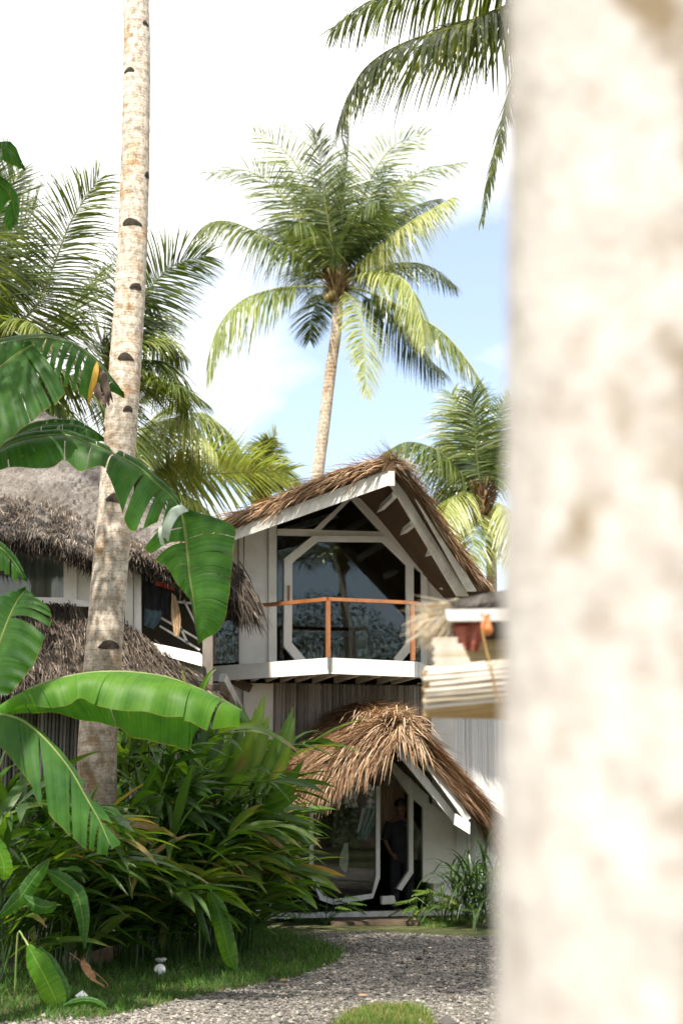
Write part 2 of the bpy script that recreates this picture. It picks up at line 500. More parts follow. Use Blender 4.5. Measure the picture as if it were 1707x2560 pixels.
# ------------------------------------------------------------------ mesh builder
def nrm(a):
    a = np.asarray(a, float)
    return a / np.maximum(np.linalg.norm(a, axis=-1, keepdims=True), 1e-9)


class MB:
    def __init__(self):
        self.v, self.f, self.n = [], [], 0
        self.at = {'tint': [], 'along': [], 'cross': []}

    def add(self, v, f, tint=0.5, along=0.0, cross=0.5):
        v = np.asarray(v, float).reshape(-1, 3)
        k = len(v)
        self.v.append(v)
        for nme, val in (('tint', tint), ('along', along), ('cross', cross)):
            self.at[nme].append(np.broadcast_to(np.asarray(val, float), (k,)))
        o = self.n
        if isinstance(f, np.ndarray):
            self.f.extend((f + o).tolist())
        else:
            self.f.extend([[i + o for i in q] for q in f])
        self.n += k
        return self

    def tube(self, path, r, sides=8, tint=0.5, caps=True):
        path = np.asarray(path, float)
        m = len(path)
        r = np.broadcast_to(np.asarray(r, float), (m,))
        T = nrm(np.gradient(path, axis=0))
        ref = np.array([0, 0, 1.0]) if abs(T[0][2]) < 0.9 else np.array([0, 1.0, 0])
        S = nrm(np.cross(T, ref))
        for i in range(1, m):
            if np.dot(S[i], S[i - 1]) < 0:
                S[i] = -S[i]
        N = np.cross(S, T)
        a = np.linspace(0, 2 * np.pi, sides, endpoint=False)
        V = path[:, None] + r[:, None, None] * (S[:, None] * np.cos(a)[None, :, None] + N[:, None] * np.sin(a)[None, :, None])
        F = []
        for i in range(m - 1):
            for j in range(sides):
                k = (j + 1) % sides
                F.append((i * sides + j, i * sides + k, (i + 1) * sides + k, (i + 1) * sides + j))
        if caps:
            F.append(tuple(range(sides - 1, -1, -1)))
            F.append(tuple((m - 1) * sides + j for j in range(sides)))
        return self.add(V.reshape(-1, 3), F, tint)

    def plate(self, pts, vec, tint=0.5):
        pts = np.asarray(pts, float)
        n = len(pts)
        V = np.vstack([pts, pts + np.asarray(vec, float)])
        F = [tuple(range(n)), tuple(range(2 * n - 1, n - 1, -1))]
        for i in range(n):
            j = (i + 1) % n
            F.append((i, i + n, j + n, j))
        return self.add(V, F, tint)

    def bar(self, p, q, w, h, up=(0, 0, 1), tint=0.5):
        p, q = np.asarray(p, float), np.asarray(q, float)
        T = nrm(q - p)
        S = np.cross(T, np.asarray(up, float))
        if np.linalg.norm(S) < 1e-3:
            S = np.cross(T, np.array([1.0, 0, 0]))
        S = nrm(S) * w / 2
        N = nrm(np.cross(S, T)) * h / 2
        V = [p - S - N, p + S - N, p + S + N, p - S + N, q - S - N, q + S - N, q + S + N, q - S + N]
        F = [(0, 1, 2, 3), (7, 6, 5, 4), (0, 4, 5, 1), (1, 5, 6, 2), (2, 6, 7, 3), (3, 7, 4, 0)]
        return self.add(V, F, tint)

    def grid(self, rows, tint=0.5, along=0.0, cross=0.5, flip=False):
        rows = np.asarray(rows, float)
        a, b = rows.shape[:2]
        i = np.arange(a - 1)[:, None] * b + np.arange(b - 1)[None]
        F = np.stack([i, i + 1, i + b + 1, i + b], -1).reshape(-1, 4)
        if flip:
            F = F[:, ::-1]
        tt = [np.broadcast_to(np.asarray(x, float), (a, b)).reshape(-1) for x in (tint, along, cross)]
        return self.add(rows.reshape(-1, 3), F, *tt)

    def sphere(self, c, r, seg=12, ring=8, tint=0.5):
        r = np.broadcast_to(np.asarray(r, float), (3,))
        th = np.linspace(0, np.pi, ring + 1)
        ph = np.linspace(0, 2 * np.pi, seg + 1)
        V = np.stack([np.sin(th)[:, None] * np.cos(ph)[None], np.sin(th)[:, None] * np.sin(ph)[None], np.cos(th)[:, None] + 0 * ph[None]], -1)
        return self.grid(V * r + np.asarray(c, float), tint, flip=True)

    def strands(self, p, d, nrmv, L, w, droop=0.3, tint=None):
        p, d, nv = np.asarray(p, float), nrm(d), np.asarray(nrmv, float)
        n = len(p)
        L = np.broadcast_to(L, (n,))[:, None]
        w = np.broadcast_to(w, (n,))[:, None]
        if tint is None:
            tint = RNG.random(n)
        g = np.array([0, 0, -1.0])
        m1 = p + d * L * 0.5
        d2 = nrm(d + g * np.broadcast_to(droop, (n,))[:, None])
        m2 = m1 + d2 * L * 0.5
        W = nrm(np.cross(d, nv) + RNG.normal(0, 0.25, (n, 3))) * w / 2
        V = np.stack([p - W, p + W, m1 - W * 0.85, m1 + W * 0.85, m2 - W * 0.12, m2 + W * 0.12], 1).reshape(-1, 3)
        b = np.arange(n)[:, None] * 6
        F = np.concatenate([b + np.array([[0, 1, 3, 2]]), b + np.array([[2, 3, 5, 4]])])
        return self.add(V, F, np.repeat(np.broadcast_to(tint, (n,)), 6))

    def build(self, name, mat, parent=None, base=None, smooth=False):
        V = np.vstack(self.v)
        off = np.array(OFF[parent.name]) if parent is not None else np.array(base if base is not None else (0, 0, 0), float)
        me = bpy.data.meshes.new(name)
        me.from_pydata((V - off).tolist(), [], self.f)
        for k, a in self.at.items():
            at = me.attributes.new(k, 'FLOAT', 'POINT')
            at.data.foreach_set('value', np.concatenate(a).astype(np.float32))
        me.materials.append(M[mat] if isinstance(mat, str) else mat)
        if smooth:
            me.polygons.foreach_set('use_smooth', [True] * len(me.polygons))
        me.update()
        o = bpy.data.objects.new(name, me)
        COL.objects.link(o)
        if parent is not None:
            o.parent = parent
        else:
            o.location = tuple(off)
        OFF[o.name] = tuple(off)
        return o


OFF = {}


def tag(o, label, cat, group=None):
    o['label'] = label
    o['category'] = cat
    if group:
        o['group'] = group
    return o


def thing(name, label, cat, base, group=None):
    o = bpy.data.objects.new(name, None)
    o.empty_display_size = 0.2
    COL.objects.link(o)
    o.location = tuple(float(x) for x in base)
    OFF[o.name] = tuple(o.location)
    return tag(o, label, cat, group)


def structure(o):
    o['kind'] = 'structure'
    return o


def spline(pts, n):
    """Catmull-Rom through pts, n samples"""
    p = np.asarray(pts, float)
    if len(p) == 2:
        t = np.linspace(0, 1, n)[:, None]
        return p[0] * (1 - t) + p[1] * t
    q = np.vstack([2 * p[0] - p[1], p, 2 * p[-1] - p[-2]])
    u = np.linspace(0, len(p) - 1 - 1e-9, n)
    i = u.astype(int)
    t = (u - i)[:, None]
    a, b, c, d = q[i], q[i + 1], q[i + 2], q[i + 3]
    return 0.5 * ((2 * b) + (-a + c) * t + (2 * a - 5 * b + 4 * c - d) * t ** 2 + (-a + 3 * b - 3 * c + d) * t ** 3)


def resample(pts, n):
    s = spline(pts, 200)
    L = np.concatenate([[0], np.cumsum(np.linalg.norm(np.diff(s, axis=0), axis=1))])
    u = np.linspace(0, L[-1], n)
    return np.stack([np.interp(u, L, s[:, k]) for k in range(3)], 1)


# ------------------------------------------------------------------ setting: ground
def poly_sheet(name, mat, pts, z, wob=0.0):
    mb = MB()
    pts = [np.array([p[0], p[1], z]) for p in pts]
    mb.add(pts, [tuple(range(len(pts)))])
    return structure(mb.build(name, mat))


S_ = 600
poly_sheet('ground', 'ground', [(-S_, -S_), (S_, -S_), (S_, S_), (-S_, S_)], 0.0)


def inside(poly, x, y):
    r = np.zeros(len(x), bool)
    n = len(poly)
    j = n - 1
    for i in range(n):
        xi, yi = poly[i][0], poly[i][1]
        xj, yj = poly[j][0], poly[j][1]
        c = ((yi > y) != (yj > y)) & (x < (xj - xi) * (y - yi) / (yj - yi + 1e-12) + xi)
        r ^= c
        j = i
    return r


drive = [(-30, -12), (14, -12), (14, 19.2), (4.0, 19.2), (1.6, 20.0), (-1.4, 20.6), (-4.0, 20.0), (-4.0, 13)]
drive = [(-6, -12), (9, -12), (9, 18.6), (3.6, 19.6), (1.7, 19.9), (0.5, 20.6), (-1.2, 20.4), (-2.6, 19.6), (-6.0, 17.0)]
poly_sheet('gravel_drive', 'gravel', drive, 0.004)
bed = [(-14, 9.0), (-4.2, 10.2), (-2.4, 12.6)] + [G(x, y) for x, y in ((240, 2550), (455, 2500), (620, 2468), (750, 2440), (842, 2405), (856, 2380), (770, 2345), (650, 2322))] + [(-1.5, 21.5), (-3, 24), (-14, 24)]
poly_sheet('soil_bed', 'soil', bed, 0.008)


def pebbles():
    n = 62000
    y = 11.3 + (20.6 - 11.3) * RNG.random(n) ** 1.35
    x = (RNG.random(n) * 2 - 1) * 0.26 * y
    k = inside(drive, x, y) & ~inside(bed, x, y)
    x, y = x[k], y[k]
    n = len(x)
    r = RNG.lognormal(math.log(0.0105), 0.45, n)
    base = np.array([[1, 0, 0], [0, 1, 0], [-1, 0, 0], [0, -1, 0], [0.1, 0.05, 1], [0, 0, -1]], float)
    V = base[None] * r[:, None, None] * RNG.uniform(0.55, 1.35, (n, 6, 1)) * np.array([1, 1, 0.62])
    a = RNG.random(n) * 6.28
    c, s = np.cos(a)[:, None], np.sin(a)[:, None]
    X = V[..., 0] * c - V[..., 1] * s
    Y = V[..., 0] * s + V[..., 1] * c
    V = np.stack([X + x[:, None], Y + y[:, None], V[..., 2] + (0.006 + 0.35 * r)[:, None]], -1)
    f = np.array([[0, 1, 4], [1, 2, 4], [2, 3, 4], [3, 0, 4], [1, 0, 5], [2, 1, 5], [3, 2, 5], [0, 3, 5]])
    F = (f[None] + np.arange(n)[:, None, None] * 6).reshape(-1, 3)
    mb = MB()
    wear = 0.5 * np.sin(x * 2.1 + 1.3 * np.sin(y * 0.9)) + 0.5 * np.sin(y * 1.3 + x * 0.8)
    t = np.clip(RNG.normal(0.32, 0.23, n) + 0.12 * wear, 0, 1)
    r = r * (1 + 0.25 * wear)
    mb.add(V.reshape(-1, 3), F, np.repeat(t, 6))
    o = mb.build('loose_gravel', 'gravel_stone')
    o['kind'] = 'stuff'
    tag(o, 'loose grey gravel stones strewn over the drive', 'gravel')


pebbles()


def grass(name, label, poly, n, h, seed, lean=0.45, cull=None, zb=0.006, tmean=0.45):
    r = np.random.default_rng(seed)
    p = np.array([q[:2] for q in poly])
    lo, hi = p.min(0), p.max(0)
    x, y = r.uniform(lo[0], hi[0], n), r.uniform(lo[1], hi[1], n)
    k = inside(poly, x, y)
    x, y = x[k], y[k]
    n = len(x)
    x, y = x + r.normal(0, 0.045, n), y + r.normal(0, 0.06, n)
    d = np.stack([r.normal(0, lean, n), r.normal(0, lean, n), np.ones(n)], 1)
    clump = 0.5 + 0.5 * np.sin(x * 9.1 + 2 * np.sin(y * 7)) * np.sin(y * 8.3 + x * 3)
    L = h * r.uniform(0.5, 1.25, n) * (0.65 + 0.6 * clump)
    mb = MB()
    nv = np.stack([r.normal(0, 1, n), r.normal(0, 1, n), 0 * x], 1)
    global RNG
    mb.strands(np.stack([x, y, 0 * x + zb], 1), d, nv, L, r.uniform(0.005, 0.011, n), 0.6 * -1 + r.uniform(0.2, 1.2, n), np.clip(r.normal(tmean, 0.2, n), 0, 1))
    o = mb.build(name, 'grass')
    o['kind'] = 'stuff'
    return tag(o, label, 'grass')


lawn = [(-4.4, 11.2), (-2.4, 12.2)] + [G(x, y) for x, y in ((240, 2552), (455, 2503), (620, 2470), (750, 2443), (845, 2407), (862, 2380), (775, 2343), (640, 2322), (480, 2345), (250, 2400), (-60, 2440))]
grass('lawn_grass', 'dark green unmown grass edging the gravel below the ginger bushes', lawn, 42000, 0.085, 3)
patch = [G(x, y) for x, y in ((850, 2600), (855, 2562), (870, 2545), (905, 2533), (950, 2522), (1005, 2525), (1045, 2535), (1062, 2556), (1070, 2600))]
grass('lawn_patch', 'small sunlit tuft of bright grass in the gravel at the bottom edge', patch, 11000, 0.085, 4, 0.5, tmean=0.84)  # raised tint puts the sunlight on this tuft into the grass colour
mnd = [G(x, y) for x, y in ((1050, 2302), (1065, 2320), (1120, 2318), (1190, 2308), (1260, 2304), (1260, 2288), (1180, 2288), (1090, 2292))]
grass('mossy_verge', 'low yellowish mossy grass strip beside the gravel right of the door', mnd, 12000, 0.05, 5, 0.6, tmean=0.7)
mnd2 = [G(x, y) for x, y in ((645, 2290), (720, 2303), (830, 2312), (890, 2308), (840, 2295), (700, 2281))]
grass('shaded_grass_strip', 'thin dark grass strip in shade left of the wooden door step', mnd2, 7000, 0.05, 6, 0.6, tmean=0.5)


# ------------------------------------------------------------------ main house
AX = math.radians(14.3)
UD = np.array([math.cos(AX), math.sin(AX), 0])
VD = np.array([math.sin(AX), -math.cos(AX), 0])
ZD = np.array([0, 0, 1.0])
W0 = P(885, 1650, 23.0)


def WV(px, py, v=0.0):
    d = px_dir(px, py)
    o = np.array([0, 0, CAMZ])
    t = np.dot(W0 + v * VD - o, VD) / np.dot(d, VD)
    return o + d * t


def wq(pts, v):
    return [WV(x, y, v) for x, y in pts]


def cane_wall(mb, p0, p1, z0, z1, out, dia, seed, ztop=None, rmul=1.0):
    """vertical half-round canes between two ground points"""
    r = np.random.default_rng(seed)
    L = np.linalg.norm((p1 - p0)[:2])
    n = int(L / dia)
    e = (p1 - p0) * np.array([1, 1, 0]) / n
    for i in range(n):
        c = p0 + e * (i + 0.5)
        rad = dia * rmul * r.uniform(0.40, 0.56)
        zt = (z1 if ztop is None else z1 + (ztop - z1) * i / n)
        lean = e / np.linalg.norm(e) * r.normal(0, dia * 0.25)
        o = out * r.uniform(0, dia * 0.3)
        t = np.clip(r.normal(0.5, 0.24), 0, 1)
        nz_ = 5
        zz = np.linspace(z0, zt, nz_)
        path = np.stack([np.full(nz_, c[0] + o[0]), np.full(nz_, c[1] + o[1]), zz], 1) + lean[None] * np.linspace(-0.5, 0.5, nz_)[:, None]
        mb.tube(path, rad * np.array([1, 0.93, 1, 0.92, 1]), 6, t, caps=True)


def gable_thatch(name, mat, parent, front, back, apex, thick, n_s, n_v, L=(0.35, 0.7), wid=0.022, overhang=0.25, fringe=1.0, lift=0.05, seed=1, tmu=0.5, vout=None, gap=0.0, right=1.0):
    r = np.random.default_rng(seed)
    vout = VD if vout is None else vout
    F = resample(front, 48)
    B = resample(back, 48)
    ia = int(np.argmax(F[:, 2]))
    up = np.array([0, 0, thick])
    mb = MB()
    K = 8
    rows = np.stack([F * (1 - k / K) + B * (k / K) for k in range(K + 1)])
    T = nrm(np.gradient(F, axis=0))
    Nn = nrm(np.cross(T, np.cross(ZD, T)))
    Nn[Nn[:, 2] < 0] *= -1
    jit = r.normal(0, thick * 0.12, rows.shape[:2])[..., None] * Nn[None]
    top = rows + jit
    bot = rows - Nn[None] * thick
    mb.grid(top, r.random(top.shape[:2]) * 0.5 + 0.1, flip=True)
    mb.grid(bot, 0.15)
    for e in (0, -1):
        mb.grid(np.stack([top[e], bot[e]]), 0.2, flip=(e != 0))
    for e in (0, -1):
        mb.grid(np.stack([top[:, e], bot[:, e]]), 0.2, flip=(e == 0))
    # strands over the surface
    n = n_s
    s = r.random(n)
    k = r.random(n) ** 1.6
    i = np.clip((s * 47).astype(int), 0, 47)
    p = F[i] * (1 - k)[:, None] + B[i] * k[:, None] + Nn[i] * r.uniform(-0.02, lift, n)[:, None]
    sg = np.where(i < ia, -1.0, 1.0)
    near = np.abs(i - ia) < 3
    sg = np.where(near, np.where(r.random(n) < 0.5, -1.0, 1.0), sg)
    d = T[i] * sg[:, None] + vout * (r.normal(0.12, 0.22, n) * (1 - k))[:, None] + Nn[i] * r.normal(0.06, 0.10, n)[:, None] + r.normal(0, 0.10, (n, 3))
    mb.strands(p, d, Nn[i], r.uniform(*L, n), r.uniform(0.6, 1.4, n) * wid, r.uniform(0.0, 0.35, n), np.clip(r.normal(tmu, 0.24, n), 0, 1))
    # verge fringe: over the front edge, through the thickness
    n = n_v
    s = r.random(n)
    i = np.clip((s * 47).astype(int), 0, 47)
    kp = (i <= ia) | (r.random(n) < 0.75 + 0.25 * right)
    i = i[kp]
    n = len(i)
    h = r.random(n)
    sg = np.where(i < ia, -1.0, 1.0)
    rt = np.where(i <= ia, 1.0, right)
    p = F[i] - Nn[i] * (h * thick)[:, None] + Nn[i] * lift * 0.7 - vout * r.uniform(0.0, 0.25, n)[:, None] + vout * gap
    d = T[i] * sg[:, None] + vout * (r.uniform(0.15, 0.75, n) * rt)[:, None] * fringe + r.normal(0, 0.13, (n, 3)) * rt[:, None] ** 0.5
    mb.strands(p, d, Nn[i] + vout * 0.8, r.uniform(*L, n) * r.uniform(0.6, 1.0, n), r.uniform(0.6, 1.4, n) * wid, r.uniform(0.1, 0.8, n) * fringe * rt, np.clip(r.normal(tmu + 0.05, 0.25, n), 0, 1))
    # eave fringes at both ends
    for e, sgn in ((0, -1.0), (47, 1.0)):
        n = n_v // 3
        k = r.random(n)
        p = F[e] * (1 - k)[:, None] + B[e] * k[:, None] - T[e] * sgn * r.uniform(0, 0.3, n)[:, None] - Nn[e] * (r.random(n) * thick)[:, None]
        d = T[e] * sgn + r.normal(0, 0.14, (n, 3)) + np.array([0, 0, -0.15])
        mb.strands(p, d, np.tile(Nn[e], (n, 1)), r.uniform(*L, n), r.uniform(0.6, 1.4, n) * wid, r.uniform(0.2, 0.8, n), np.clip(r.normal(tmu, 0.24, n), 0, 1))
    return mb.build(name, mat, parent)


house = thing('thatched_house', 'white two storey house with thatched gable, big octagonal window and thatched porch', 'house', (W0[0], W0[1], 0))
zdeck = WV(825, 1645, 1.7)[2]
H = house


def hp(name, mb, mat, par=None, smooth=False):
    return mb.build(name, mat, par or H, smooth=smooth)


# --- upper roof
A_ = 2.35
rf = [WV(505, 1322, 1.55), WV(585, 1293, 1.7), WV(700, 1246, 1.9), WV(800, 1203, 2.1), WV(900, 1167, 2.25), WV(975, 1148, A_), WV(1000, 1158, A_), WV(1050, 1222, 2.2), WV(1100, 1300, 2.0), WV(1160, 1390, 1.8), WV(1222, 1478, 1.55), WV(1290, 1572, 1.4), WV(1350, 1655, 1.25)]  # last two hidden points lengthen the right eave to shade the wall below
rb = [p - VD * (np.dot(p - W0, VD) + 7.0) + ZD * 0.06 * (np.dot(p - W0, VD) + 7.0) for p in rf]
roof = gable_thatch('roof', 'thatch', H, rf, rb, 0.545, 0.17, 8000, 4200, (0.3, 0.65), 0.016, seed=3, tmu=0.62, fringe=0.8)
# soffit boarding just under the thatch
mb = MB()
sof = np.array([p + np.array([0, 0, -0.19]) - VD * 0.12 for p in rf])
sof2 = np.array([p - VD * (np.dot(p - W0, VD) + 6.8) + ZD * 0.06 * (np.dot(p - W0, VD) + 6.8) for p in sof])
sofm = resample(sof, 30)
mb.grid(np.stack([sofm, resample(sof2, 30)]), 0.3)
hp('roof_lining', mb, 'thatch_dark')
# barge boards
def barge(name, quad, th=0.05, mat='white_old'):
    pts = [WV(x, y, v) for x, y, v in quad]
    mb = MB().plate(pts, -VD * th)
    return hp(name, mb, mat)


barge('barge_board', [(540, 1338, 1.62), (985, 1168, A_), (985, 1208, A_), (540, 1366, 1.62)])
barge('barge_board', [(990, 1160, A_ + 0.03), (1000, 1160, A_ + 0.03), (1192, 1478, 1.67), (1168, 1478, 1.67)], mat='white_old')
barge('barge_board', [(976, 1212, A_ - 0.25), (987, 1190, A_ - 0.25), (1172, 1490, 1.42), (1142, 1490, 1.42)], mat='white_old')
mb = MB().bar(WV(978, 1196, A_ + 0.06), WV(978, 1196, A_ - 1.0), 0.10, 0.22)
hp('ridge_beam', mb, 'white')
for (a, b) in (((945, 1277), (986, 1237)), ((999, 1336), (1032, 1309)), ((1056, 1394), (1080, 1376))):
    mb = MB().bar(WV(*a, 0.15), WV(*b, A_ - 0.35 - (b[1] - 1237) * 0.0045), 0.07, 0.09)
    hp('lookout_rafter', mb, 'white')
# --- gable wall: panels
mb = MB()
mb.plate(wq([(612, 1335), (690, 1310), (690, 1655), (605, 1660)], 0.0), -VD * 0.12)
hp('wall_panel', mb, 'white')
mb = MB()
mb.plate(wq([(672, 1312), (692, 1308), (692, 1655), (672, 1655)], 0.05), -VD * 0.05)
hp('corner_post', mb, 'white')
mb = MB()
mb.plate(wq([(1056, 1420), (1110, 1490), (1180, 1590), (1180, 1662), (1056, 1660)], 0.0), -VD * 0.12)
hp('wall_panel', mb, 'cream_wall')
mb = MB()
mb.plate(wq([(1052, 1400), (1068, 1425), (1068, 1660), (1052, 1660)], 0.04), -VD * 0.05)
hp('corner_post', mb, 'white')
# A-frame rafters and tie beams
def flat(name, pts, v, th, mat='white', par=None):
    return hp(name, MB().plate(wq(pts, v), -VD * th), mat, par)


flat('gable_rafter', [(878, 1245), (915, 1236), (1056, 1400), (1056, 1432), (1015, 1398)], 0.09, 0.10, 'cream_wall')
flat('gable_brace', [(866, 1248), (880, 1246), (803, 1324), (785, 1323)], 0.07, 0.09, 'cream_wall')
flat('tie_beam', [(694, 1322), (782, 1323), (800, 1325), (952, 1329), (966, 1342), (786, 1340), (694, 1337)], 0.06, 0.08, 'cream_wall')
flat('gable_brace', [(785, 1341), (806, 1341), (800, 1350), (733, 1405), (712, 1402), (712, 1395)], 0.072, 0.06, 'white')
# octagonal window frame, one ring of mitred members
octo_o = [(712, 1396), (783, 1338), (966, 1340), (1032, 1408), (1032, 1648), (1010, 1650), (768, 1652), (711, 1616)]
octo_i = [(730, 1408), (790, 1352), (958, 1354), (1017, 1413), (1017, 1610), (983, 1650), (762, 1650), (729, 1608)]
oi = [(731, 1408), (789, 1353), (957, 1354), (1016, 1412), (1016, 1606), (985, 1646), (765, 1648), (730, 1607)]
oo = [(711, 1397), (782, 1339), (965, 1341), (1034, 1406), (1034, 1620), (998, 1660), (748, 1662), (710, 1616)]
win = MB()
for i in range(8):
    j = (i + 1) % 8
    if i == 5:
        continue
    win.plate(wq([oo[i], oo[j], oi[j], oi[i]], 0.10), -VD * 0.09)
wf = hp('window_frame', win, 'white')
hp('window_pane', MB().plate(wq(oi, 0.045), -VD * 0.006), M.setdefault('glass', glass_mat('window_glass')), wf)
# inner frame strip seen at right, side lights and gable panes
flat('side_light', [(694, 1340), (712, 1340), (712, 1395), (709, 1616), (709, 1655), (694, 1655)], 0.03, 0.006, 'glass')
flat('side_light', [(1034, 1412), (1052, 1432), (1052, 1655), (1034, 1655)], 0.03, 0.006, 'glass')
flat('side_light', [(712, 1395), (712, 1340), (783, 1340)], 0.03, 0.006, 'glass')
flat('gable_pane', [(694, 1322), (785, 1322), (862, 1250), (694, 1310)], 0.03, 0.006, 'glass')
flat('gable_pane', [(805, 1324), (876, 1252), (950, 1327)], 0.03, 0.006, 'glass')
# door handle on the left stile
mb = MB().bar(WV(722, 1464, 0.14), WV(722, 1504, 0.14), 0.03, 0.03, VD)
hp('door_handle', mb, 'orange_wood', wf)
# room behind the glass
mb = MB()
c = [WV(600, 1660, -0.14), WV(1180, 1664, -0.14)]
lw, rw = c[0] - VD * 0.0, c[1] - VD * 0.0
for q in ([lw, rw, rw - VD * 5.5, lw - VD * 5.5],):
    mb.plate(q, ZD * -0.05)
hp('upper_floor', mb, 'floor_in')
mb = MB()
hgt = 2.6
def atv(p, v):
    dv = np.dot(p - W0, VD) - v
    return p - VD * dv + ZD * 0.06 * dv


topb = [atv(p, -5.5) for p in sof[::-1]]
mb.plate([lw - VD * 5.5, rw - VD * 5.5] + topb, -VD * 0.1)
zl, zr = sof[0][2] + 0.1, sof[-1][2] + 0.1
l0, r0 = atv(sof[0], -0.14), atv(sof[-1], -0.14)
for e_, sgn in ((l0, -1), (r0, 1)):
    b_ = np.array([e_[0], e_[1], lw[2]])
    mb.plate([b_, b_ - VD * 5.4, e_ - VD * 5.4 + ZD * 0.30, e_], UD * sgn * 0.1)
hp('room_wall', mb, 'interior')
mb = MB()
mb.bar(WV(895, 1590, -3.0) - ZD * 0.6, WV(895, 1590, -3.0) + ZD * 0.35, 0.34, 0.34)
hp('inner_column', mb, 'white_old')
mb = MB()
mb.bar(WV(735, 1585, -4.9), WV(990, 1585, -4.9), 0.1, 0.10)
hp('inner_beam', mb, 'white_old')
mb = MB()
for k in range(16):
    x = 760 + k * 8.0
    mb.plate(wq([(x, 1600), (x + 5, 1600), (x + 5, 1655), (x, 1655)], -4.6), -VD * 0.02)
hp('bamboo_curtain', mb, 'curtain')
mb = MB()
for a, b in (((925, 1625), (1010, 1612)), ((925, 1640), (1010, 1630)), ((925, 1600), (955, 1640)), ((950, 1590), (985, 1640)), ((925, 1585), (925, 1655))):
    mb.bar(WV(*a, -3.6), WV(*b, -3.6), 0.05, 0.05)
hp('inner_lattice', mb, 'white_old')
mb = MB()
mb.bar(WV(835, 1385, -1.2), WV(885, 1590, -2.0), 0.07, 0.07)
mb.bar(WV(900, 1270, -1.2), WV(700, 1330, -3.0), 0.08, 0.1)
hp('inner_rafter', mb, 'white_old')

# --- balcony
bc = [PZ(528, 1667, zdeck), PZ(825, 1645, zdeck), PZ(1040, 1655, zdeck), PZ(1080, 1669, zdeck)]
bk = [WV(1120, 1660, -0.1), WV(520, 1665, -0.1)]
bk = [np.array([p[0], p[1], zdeck]) for p in bk]
balc = hp('balcony_deck', MB().plate([p + ZD * -0.01 for p in bc] + [p + ZD * -0.01 for p in bk], ZD * -0.05), 'white_old')
for i in range(3):
    p, q = bc[i].copy(), bc[i + 1].copy()
    dd = nrm(q - p)
    out = nrm(np.cross(dd, ZD))
    mb = MB().plate([p + dd * 0.002, q - dd * 0.002, q - dd * 0.002 - ZD * 0.235, p + dd * 0.002 - ZD * 0.235], out * 0.05)
    hp('fascia', mb, 'white', balc)
mb = MB()
for i in range(11):
    t = 0.05 + i / 10 * 0.90
    f = bc[0] * 0 + (bc[0] + (bc[1] - bc[0]) * (t / 0.56) if t < 0.56 else bc[1] + (bc[2] - bc[1]) * min(1, (t - 0.56) / 0.36))
    b = f - VD * (np.dot(f - W0, VD) - 0.14)
    if np.dot(f - W0, VD) > 0.3:
        mb.bar(f - ZD * 0.155 - VD * 0.06, b - ZD * 0.155, 0.06, 0.17)
hp('joist', mb, 'white_old', balc)
rh = 0.86
rc = [PZ(640, 1515, zdeck + rh), PZ(820, 1498, zdeck + rh), PZ(1030, 1507, zdeck + rh), PZ(1052, 1512, zdeck + rh)]
mb = MB()
rail = hp('handrail', MB().bar(rc[0] - nrm(rc[1] - rc[0]) * 0.35, rc[1], 0.07, 0.055).bar(rc[1], rc[2], 0.07, 0.052).bar(rc[2], rc[3], 0.07, 0.055), 'orange_wood')
for x, y, p in ((818, 1648, rc[1]), (1023, 1654, rc[2])):
    b = np.array([p[0], p[1], zdeck - 0.01])
    hp('rail_post', MB().bar(b, p - ZD * 0.026, 0.062, 0.062, VD), 'orange_wood')
# --- triangle bracket at the right eave
flat('eave_bracket', [(1106, 1448), (1116, 1444), (1150, 1492), (1136, 1494)], 0.35, 0.06)
flat('eave_bracket', [(1100, 1470), (1108, 1463), (1175, 1494), (1168, 1502)], 0.30, 0.06)
# --- lower storey walls
zun = zdeck - 0.26


def ground_of(p):
    return np.array([p[0], p[1], 0.0])


g0, g1 = ground_of(WV(678, 1800, 0)), ground_of(WV(1072, 1800, 0))
mb = MB()
cane_wall(mb, g0, g1, WV(700, 1965, 0)[2], zun + 0.02, VD, 0.030, 21)
hp('cane_cladding', mb, 'cane')
gl, gr = ground_of(WV(535, 1800, 0)), ground_of(WV(1300, 1800, 0))
# solid wall behind canes, with the doorway left open
dl, dr_ = ground_of(WV(668, 2100, 0)), ground_of(WV(1075, 2100, 0))
mb = MB()
zdoor = WV(850, 1850, 0)[2]
mb.plate([gl - VD * 0.03, dl - VD * 0.03, dl - VD * 0.03 + ZD * zun, gl - VD * 0.03 + ZD * zun], -VD * 0.15)
mb.plate([dr_ - VD * 0.03, gr - VD * 0.03, gr - VD * 0.03 + ZD * (zun + 0.3), dr_ - VD * 0.03 + ZD * (zun + 0.3)], -VD * 0.15)
mb.plate([dl - VD * 0.03 + ZD * zdoor, dr_ - VD * 0.03 + ZD * zdoor, dr_ - VD * 0.03 + ZD * zun, dl - VD * 0.03 + ZD * zun], -VD * 0.15)
hp('lower_wall', mb, 'cream_wall')
gp0, gp1 = ground_of(WV(1074, 1900, 0.0)), ground_of(WV(1131, 1900, 0.0))
mb = MB().plate([gp0, gp1, gp1 + ZD * (zun + 0.25), gp0 + ZD * (zun + 0.25)], VD * 0.10)
hp('white_pier', mb, 'white')
gw = ground_of(WV(1300, 1900, 0.0))
mb = MB()
cane_wall(mb, gp1, gw, 0.0, zun + 0.3, VD, 0.030, 8, rmul=1.5)
hp('whitewashed_cladding', mb, 'cane_white')
gq0, gq1 = ground_of(WV(607, 1800, 0.02)), ground_of(WV(680, 1800, 0.02))
mb = MB().plate([gq0, gq1, gq1 + ZD * zun, gq0 + ZD * zun], VD * 0.06)
hp('lower_wall_panel', mb, 'cream_wall')
